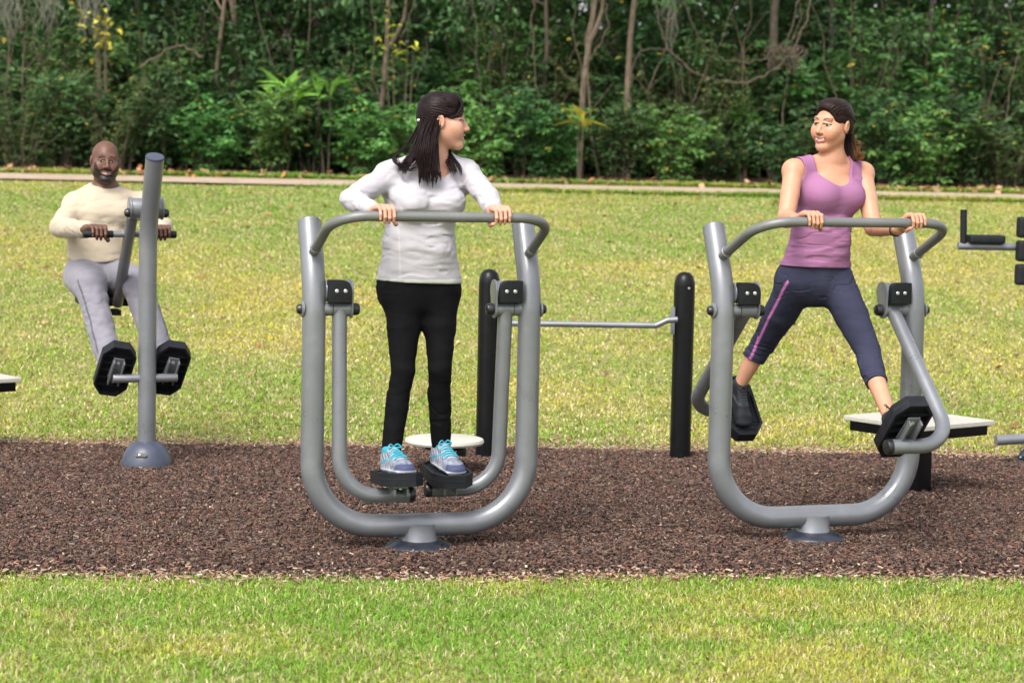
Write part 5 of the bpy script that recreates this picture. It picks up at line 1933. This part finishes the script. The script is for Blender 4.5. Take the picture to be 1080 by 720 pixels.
# ------------------------------------------------------------------ woman in purple
def woman_purple():
    Y = B2.y
    J = lambda u, v, dy: at(u, v, Y + dy)
    pel, wai, che, nb = J(860, 290, .14), J(866, 243, .13), J(873, 206, .14), J(878, 161, .15)
    shR, shL = J(837, 180, .07), J(910, 183, .22)
    elR, elL = J(829, 231, -.07), J(921, 240, .06)
    side = (shL - shR).normalized(); fr = Vector((side.y, -side.x, 0)).normalized()
    hside = Vector((math.cos(R(20)), math.sin(R(20)), 0))
    cR, cL = bar_at(B2, 857, 228), bar_at(B2, 966, 232)
    wrR = cR + UPZ * .008 - fwd2 * .080 - bar2 * .035
    wrL = cL - UPZ * .030 - fwd2 * .068 - bar2 * .045
    hipR, hipL = J(842, 296, .11), J(880, 296, .16)
    anR = strider_pedal(B2, -1, SW2[0], (-.005, .06, .10)); anL = strider_pedal(B2, 1, SW2[1], (0.0, .06, .10))
    knR = J(805, 362, .36); knL = J(915, 370, -.05)
    H = Frame(J(877.5, 132, .13), (-.70, -.71, -.02), (.13, .02, 1), .965)
    Ra = (.043, .037, .035, .0245)
    Rl = (.081, .051, .046, .032)

    def torso(F, inf=0.0, k=.04):
        F.cap(pel, wai, (.152 + inf, .108 + inf), (.118 + inf, .086 + inf), k, side=side)
        F.cap(wai, che, (.118 + inf, .086 + inf), (.134 + inf, .100 + inf), k, side=side)
        F.cap(che, che.lerp(nb, .48), (.134 + inf, .096 + inf), (.105 + inf, .066 + inf), k, side=side)
        for s, sh in ((-1, shR), (1, shL)):
            F.cap(nb - UPZ * .016, sh, .034 + inf, .042 + inf, k)
            F.cap(sh, che + side * s * .095, .042 + inf, .046 + inf, k)
            F.ell(che + side * s * .070 + fr * .068, (.064 + inf, .060 + inf, .062 + inf), None, k)
            F.ell(pel + side * s * .08 - fr * .05 - UPZ * .02, (.082 + inf,) * 3, None, k)
        F.ell(wai + fr * .035 - UPZ * .05, (.10 + inf, .06 + inf, .09 + inf), None, k)
    F = Field(); torso(F, -.004)
    F.cap(nb - UPZ * .02, Vector(H.p(0, -.02, -.045)), .049, .046, .03)
    arm(F, shR, elR, wrR, Ra); arm(F, shL, elL, wrL, Ra)
    F.ell(shR, (.045,) * 3, None, .02); F.ell(shL, (.045,) * 3, None, .02)
    leg(F, hipR, knR, anR, Rl, -.004, back=-fr); leg(F, hipL, knL, anL, Rl, -.004, back=-fr)
    head_ops(F, H)
    mR = hand_on_bar(F, cR, bar2, fwd2, UPZ, .0205, wrR, .95)
    mL = hand_on_bar(F, cL, -bar2, fwd2, UPZ, .0205, wrL, .95, wrap=14)
    hb = (H.o - A3((.15, .15, .17)), H.o + A3((.15, .15, .15)))
    boxes = [hb, box_around(mR + [wrR, cR], .065), box_around(mL + [wrL, cL], .065)]
    vf = body_mesh(F, .005, boxes, [.0020, .0022, .0022])
    L_ = H.local(vf[0])
    base = (.50, .255, .160)
    c = col_of(vf[0], base)
    hd = (np.abs(L_) < .16).all(1) & (L_[:, 2] > -.125)
    c[hd] = paint_head(L_[hd], base, lip=(.36, .105, .095), brow=(.030, .017, .012), gaze=-.002)
    root = person('woman in a purple tank top and navy leggings striding on the right air walker', (pel.x, pel.y, G0), vf, c)
    # tank top
    S = Field(); torso(S, .005, .045)
    S.cap(pel + UPZ * .0, wai, (.160, .116), (.127, .094), .04, side=side)
    S.noise(low_only(wrinkles(.0060, 8, 8, 22, 9.0), che.z - .01)); S.noise(low_only(wrinkles(.0040, 12, 12, 46, 5.0), che.z - .04)); S.noise(low_only(creases(.004, 6, 6, 30, 3.0, .08), che.z - .06)); S.noise(low_only(creases(.003, 9, 9, 36, 13.0, .08), che.z - .02))
    S.ell(nb + fr * .075 - UPZ * .040 - side * .020, (.094, .17, .106), Frame(nb, fr, UPZ).R, .006, True)
    S.cap(nb - UPZ * .03 - side * .022, nb + UPZ * .2 - side * .022, .092, .07, .006, sub=True)
    for s, sh in ((-1, shR), (1, shL)):
        S.ell(sh + side * s * (.042 if s > 0 else .056) - UPZ * .012, (.072, .12, .100), Frame(sh, fr, UPZ + side * s * -.2).R, .006, True)
        S.cap(sh + side * s * (.008 if s > 0 else .022), sh + side * s * .2, .07, .1, .006, sub=True)
    hem = at(862, 281, Y + .14)
    S.plane(hem, (-.02, 0, -1))
    v, f = S.mesh(.0036)
    col = col_of(v, (.285, .128, .238), .05, 14)
    d = v[:, 2] - hem.z
    col[np.abs(d - .018) < .0025] *= .8
    part('tank_top', (v, f), M['lycra'], root, col)
    # navy capri leggings with a pink seam
    S = Field()
    S.cap(pel - UPZ * .03, wai, (.156, .112), (.122, .090), .04, side=side)
    for s in (-1, 1): S.ell(pel + side * s * .08 - fr * .05 - UPZ * .02, (.086,) * 3, None, .04)
    leg(S, hipR, knR, anR, Rl, .005, .03, -fr); leg(S, hipL, knL, anL, Rl, .005, .03, -fr)
    S.noise(wrinkles(.0035, 12, 12, 26, 12.0)); S.noise(creases(.0035, 10, 10, 26, 12.5))
    S.plane(wai - UPZ * .06, (0, 0, 1))
    hems = []
    for kn, an, t in ((knR, anR, .40), (knL, anL, .46)):
        h = kn.lerp(an, t); hems.append((h, (an - kn).normalized()))
        S.cap(h, an + (an - kn) * .5, .13, .13, .003, sub=True, half=True)
    v, f = S.mesh(.0038)
    col = col_of(v, (.036, .038, .066), .10, 20)
    for (hip, kn, an, s) in ((hipR, knR, anR, -1), (hipL, knL, anL, 1)):
        for a, b in ((hip, kn), (kn, an)):
            ax = np.array((b - a).normalized()); L0 = (b - a).length
            q = v - np.array(a); t = q @ ax
            rad = q - t[:, None] * ax
            out = np.array(side) * s * (.93) + np.array(fr) * (.52 if s < 0 else .15)
            out = out - ax * out.dot(ax); out /= np.linalg.norm(out)
            cr = np.cross(ax, out)
            on = (t > -.03) & (t < L0 * 1.0) & (rad @ out > 0) & (np.abs(rad @ cr) < .0085)
            wt = np.clip((.0085 - np.abs(rad @ cr)) / .0045, 0, 1)[:, None]
            near = np.linalg.norm(rad, axis=1) < .115
            ok = on & near & (np.abs((v - np.array(pel)) @ np.array(side)) > .05)
            col[ok] = (col * (1 - wt) + np.array((.44, .15, .36)) * wt)[ok]
    for h, n_ in hems:
        dd = (v - np.array(h)) @ np.array(n_)
        col[(np.abs(dd + .014) < .0025) & (np.linalg.norm(v - np.array(h), axis=1) < .1)] *= .55
    part('leggings', (v, f), M['lycra'], root, col)
    for s, ang in ((-1, SW2[0]), (1, SW2[1])):
        O = strider_pedal(B2, s, ang, (-.005, .11, .016)); Yt = strider_pedal(B2, s, ang, (-.005, -.1, .016)); Zt = strider_pedal(B2, s, ang, (-.005, .11, .116))
        Hs = Frame(O, Yt - O, Zt - O)
        S = Field(); shoe_ops(S, Hs, .97)
        v, f = S.mesh(.0032)
        l = Hs.local(v) / .97; x, y, z = l.T
        col = col_of(v, (.020, .021, .026), .2, 100)
        for k in range(6):
            yy = .092 + k * .0125
            col[(z > .05) & (np.abs(y - yy) < .003) & (np.abs(x) < .022)] = (.05, .05, .06)
        col[(np.abs(z - .045 - .25 * (y - .06)) < .005) & (y > .03) & (y < .15)] = (.06, .06, .075)
        col[z < .020] = (.035, .035, .04)
        so = part('shoe', (v, f), M['shoe'], root, col)
        mb = MB()
        c0 = Vector(Hs.p(0, .082, .112)) - root.location
        for q in (-1, 1):
            e = [c0, c0 + Vector(Hs.d(q * .018, .012, .014)), c0 + Vector(Hs.d(q * .030, .018, .004)), c0 + Vector(Hs.d(q * .012, .010, -.002)), c0]
            mb.tube(spline(e, 4), .0022, 6, caps=False)
            mb.tube(spline([c0, c0 + Vector(Hs.d(q * .02, .02, .0)), c0 + Vector(Hs.d(q * .035, .03, -.02))], 4), .002, 6)
        mb.build('lace_bow', M['cap'], root)
    # hair pulled back into a curled ponytail
    S = Field()
    S.ell(H.p(0, -.020, .034), A3((.079, .098, .089)) * H.s, H.R, .01)
    S.ell(H.p(0, .030, .082), A3((.054, .046, .033)) * H.s, H.R, .03)
    S.ell(H.p(0, -.080, -.01), A3((.055, .045, .060)) * H.s, H.R, .03)
    S.ell(H.p(0, .122, -.018), A3((.092, .090, .104)) * H.s, H.R, .010, True)
    for q in (-1, 1):
        S.ell(H.p(q * .085, .012, -.026), A3((.040, .042, .040)) * H.s, H.R, .01, True)
        S.ell(H.p(q * .07, .04, -.09), A3((.05, .075, .055)) * H.s, H.R, .01, True)
    S.noise(hair_lines(H, .0010))
    cap = S.mesh(.003)
    gg = np.random.default_rng(43); cur = []
    for k in range(300):
        th = gg.uniform(-1.35, 1.35); xs, zs = math.sin(th), math.cos(th)
        pts = []
        for t in np.linspace(0, 1, 6):
            yy = .068 - .165 * t - .02 * abs(xs)
            rr = math.sqrt(max(0, 1 - ((yy + .022) / .104) ** 2))
            pts.append(H.p(xs * .0805 * rr, yy, .034 + zs * .0905 * rr - t * t * .05))
        cur.append([Vector(p) + Vector(gg.normal(0, .0014, 3)) for p in spline(pts, 2)])
    nsk = len(cur)
    hy = float(H.o[1])
    def hp(u, v, d): return at(u, v, hy + d)
    def clump(rows, n, spread):
        for q in range(n):
            ju, jv, jd = gg.normal(0, 1, 3)
            cur.append(spline([hp(u + ju * k_, v + .4 * jv * k_, d + .004 * jd * k_) for (u, v, d), k_ in zip(rows, spread)], 4))
    for k in range(24):
        a = (k + gg.random()) / 24; b = gg.normal(0, 1); e = gg.random()
        clump([(893 + 5 * a, 138 + 5 * e, .065 - .03 * a), (892 + 9 * a + .6 * b, 151, .06 - .04 * a), (891 + 13 * a + b, 160, .05 - .04 * a),
               (893 + 14 * a + 1.4 * b, 166 + 3 * e, .05 - .05 * a), (898 + 11 * a + 2 * b, 169 + 3 * e - 6 * a, .05 - .06 * a), (900 + 9 * a + 2 * b, 166 + 2 * e - 7 * a, .05 - .07 * a)], 9, [1, 1.3, 1.3, 1, .8, .4])
    for k in range(4):
        b = gg.normal(0, 1)
        clump([(897, 148, .03), (903, 151 + b, .02), (907 + b, 152 + 2 * b, .01), (908 + b, 157 + b, .01)], 5, [1, 1, .8, .5])
    cv = curves_obj('hair', cur, .0017, None, None, None, 5)
    v, f = add_mesh([cap, (cv[0], cv[1])])
    hc = col_of(v, (.019, .010, .0085), .35, 60)
    P = np.array([px(p) for p in v[::1]]) if len(v) < 1 else None
    tl = np.clip(((v[:, 0] - hp(897, 150, .03).x) * 22), 0, 1) * (v[:, 2] < H.p(0, -.05, .0)[2])
    hc = hc * (1 - tl[:, None]) + np.array((.16, .075, .032)) * tl[:, None] * (.7 + .6 * noise3(v * 80))[:, None]
    part('hair', (v, f), M['hair'], root, hc)
    e = Vector(H.p(-.083, -.006, -.030)) - root.location
    MB().lathe([(.0, .004), (.004, .002), (.0045, 0), (.004, -.002), (0, -.004)], e, (0, -1, 0), 10).build('earring', M['cap'], root)
    ax = (wrL - elL).normalized(); q = wrL.lerp(elL, .10)
    mb = MB(); u1 = ax.orthogonal().normalized(); u2 = ax.cross(u1)
    mb.tube([q + (u1 * math.cos(t) + u2 * math.sin(t)) * .0295 - root.location for t in np.linspace(0, 2 * PI, 25)], .0032, 8, caps=False)
    mb.build('bracelet', M['cap'], root)
    return root


# ------------------------------------------------------------------ bald man on the press machine
def man():
    Y = PB.y
    J = lambda u, v, dy: at(u, v, Y + dy)
    pel, wai, che, nb = J(103, 283, .78), J(104, 252, .80), J(109, 228, .83), J(111, 195, .87)
    shR, shL = J(80, 216, .78), J(148, 215, .92)
    side = (shL - shR).normalized(); fr = Vector((side.y, -side.x, 0)).normalized()
    pd = Vector((math.cos(PYAW), math.sin(PYAW), 0)); pf = Vector((math.sin(PYAW), -math.cos(PYAW), 0))
    hb = PRESS_BAR
    cR = press_point(hb.x - .165, hb.y, hb.z); cL = press_point(hb.x + .170, hb.y, hb.z)
    wrR = cR + UPZ * .020 - pf * .088 - pd * .045
    wrL = cL + UPZ * .020 - pf * .092 + pd * .015
    elR, elL = J(64, 240, .62), J(171, 240, .74)
    hipR, hipL = J(87, 292, .74), J(121, 292, .82)
    anR = press_pedal(PEDAL_LX[0], (0, .07, .10)); anL = press_pedal(PEDAL_LX[1], (0, .07, .10))
    knR, knL = J(96, 302, .40), J(146, 302, .46)
    H = Frame(J(111, 170.5, .83), (.30, -.95, .02), (.03, .12, 1), 1.0)
    Ra = (.048, .041, .040, .030)
    Rl = (.076, .050, .046, .034)

    def torso(F, inf=0.0, k=.04):
        F.cap(pel, wai, (.148 + inf, .112 + inf), (.142 + inf, .106 + inf), k, side=side)
        F.cap(wai, che, (.142 + inf, .106 + inf), (.156 + inf, .114 + inf), k, side=side)
        F.cap(che, che.lerp(nb, .5), (.156 + inf, .110 + inf), (.13 + inf, .085 + inf), k, side=side)
        for s, sh in ((-1, shR), (1, shL)):
            F.cap(nb - UPZ * .03, sh, .048 + inf, .050 + inf, k)
            F.cap(sh, che + side * s * .11, .048 + inf, .052 + inf, k)
            F.ell(che + side * s * .075 + fr * .065 + UPZ * .02, (.085 + inf, .06 + inf, .06 + inf), None, k)
    F = Field(); torso(F, -.004)
    F.cap(nb - UPZ * .02, Vector(H.p(0, -.02, -.045)), .062, .058, .03)
    arm(F, shR, elR, wrR, Ra); arm(F, shL, elL, wrL, Ra)
    leg(F, hipR, knR, anR, Rl, -.004, back=-fr); leg(F, hipL, knL, anL, Rl, -.004, back=-fr)
    head_ops(F, H, True)
    mR = hand_on_bar(F, cR, pd, pf, UPZ, .0195, wrR, 1.12)
    mL = hand_on_bar(F, cL, -pd, pf, UPZ, .0195, wrL, 1.12)
    hbx = (H.o - A3((.15, .15, .17)), H.o + A3((.15, .15, .15)))
    boxes = [hbx, box_around(mR + [wrR, cR], .07), box_around(mL + [wrL, cL], .07)]
    vf = body_mesh(F, .007, boxes, [.0023, .0025, .0025])
    L_ = H.local(vf[0])
    base = (.118, .054, .034)
    c = col_of(vf[0], base, .07)
    hd = (np.abs(L_) < .16).all(1) & (L_[:, 2] > -.128)
    c[hd] = paint_head(L_[hd], base, True, es=.84, ts=.78, white=.27, lip=(.17, .068, .058), brow=(.012, .009, .008), beard=True, gaze=.002)
    root = person('bald bearded man in a cream sweater and grey trousers seated on the press machine', (pel.x, pel.y, float(ground_z(pel.x, pel.y))), vf, c)
    S = Field(); torso(S, .006, .05)
    S.cap(pel - UPZ * .03, wai, (.172, .146), (.158, .126), .04, side=side)
    arm(S, shR, elR, wrR, (.050, .044, .042, .036), .012, .03, .95)
    arm(S, shL, elL, wrL, (.050, .044, .042, .036), .012, .03, .95)
    S.cap(nb - UPZ * .04, nb - UPZ * .012, .080, .076, .03)
    S.noise(wrinkles(.008, 8, 8, 13, 21.0)); S.noise(wrinkles(.004, 15, 15, 26, 24.0)); S.noise(creases(.0032, 8, 8, 15, 26.0, .11)); S.noise(creases(.0022, 13, 13, 24, 28.0, .11))
    S.ell(nb + fr * .020 + UPZ * .034, (.086, .092, .072), None, .004, True)
    hem = J(110, 270, .78)
    S.plane(hem, (0, .25, -1))
    v, f = S.mesh(.006)
    col = col_of(v, (.43, .365, .275), .04, 14)
    rim = np.abs(np.linalg.norm((v - np.array(nb + fr * .020 + UPZ * .034)) / np.array((.086, .092, .072)), axis=1) - 1)
    col[(rim < .10)] *= .93
    part('sweater', (v, f), M['cotton'], root, col)
    S = Field()
    S.cap(pel - UPZ * .02, wai - UPZ * .02, (.160, .130), (.146, .114), .04, side=side)
    leg(S, hipR, knR, anR, (.104, .084, .074, .058), .004, .04, -fr, loose=.008); leg(S, hipL, knL, anL, (.104, .084, .074, .058), .004, .04, -fr, loose=.008)
    S.noise(low_only(wrinkles(.011, 8, 8, 7, 31.0), pel.z - .02)); S.noise(low_only(wrinkles(.0045, 16, 16, 13, 34.0), pel.z - .02)); S.noise(low_only(creases(.0045, 9, 8, 11, 36.0, .12), pel.z)); S.noise(low_only(creases(.003, 15, 13, 17, 38.0, .11), pel.z))
    S.plane(wai - UPZ * .03, (0, 0, 1))
    for kn, an in ((knR, anR), (knL, anL)):
        S.cap(an + (an - kn).normalized() * .01, an + (an - kn) * .5, .16, .16, .003, sub=True, half=True)
    v, f = S.mesh(.006)
    col = col_of(v, (.205, .198, .228), .05, 20)
    for (hip, kn, an, s) in ((hipR, knR, anR, -1), (hipL, knL, anL, 1)):
        ax = np.array((an - kn).normalized()); q = v - np.array(kn); t = q @ ax
        out = np.array(side) * s * .8 + np.array(fr) * .6; out -= ax * out.dot(ax); out /= np.linalg.norm(out)
        cr = np.cross(ax, out); rad = q - t[:, None] * ax
        col[(t > -.02) & (t < .45) & (rad @ out > 0) & (np.abs(rad @ cr) < .006) & (np.linalg.norm(rad, axis=1) < .14)] *= .45
    part('trousers', (v, f), M['cotton'], root, col)
    for lx in PEDAL_LX:
        O = press_pedal(lx, (0, .125, .016)); Yt = press_pedal(lx, (0, -.1, .016)); Zt = press_pedal(lx, (0, .125, .116))
        Hs = Frame(O, Yt - O, Zt - O)
        S = Field(); shoe_ops(S, Hs, 1.08)
        v, f = S.mesh(.004)
        l = Hs.local(v) / 1.08
        col = col_of(v, (.06, .045, .045), .2, 80)
        col[l[:, 2] < .02] = (.03, .03, .03)
        part('shoe', (v, f), M['shoe'], root, col)
    return root


woman_white()
woman_purple()
man()
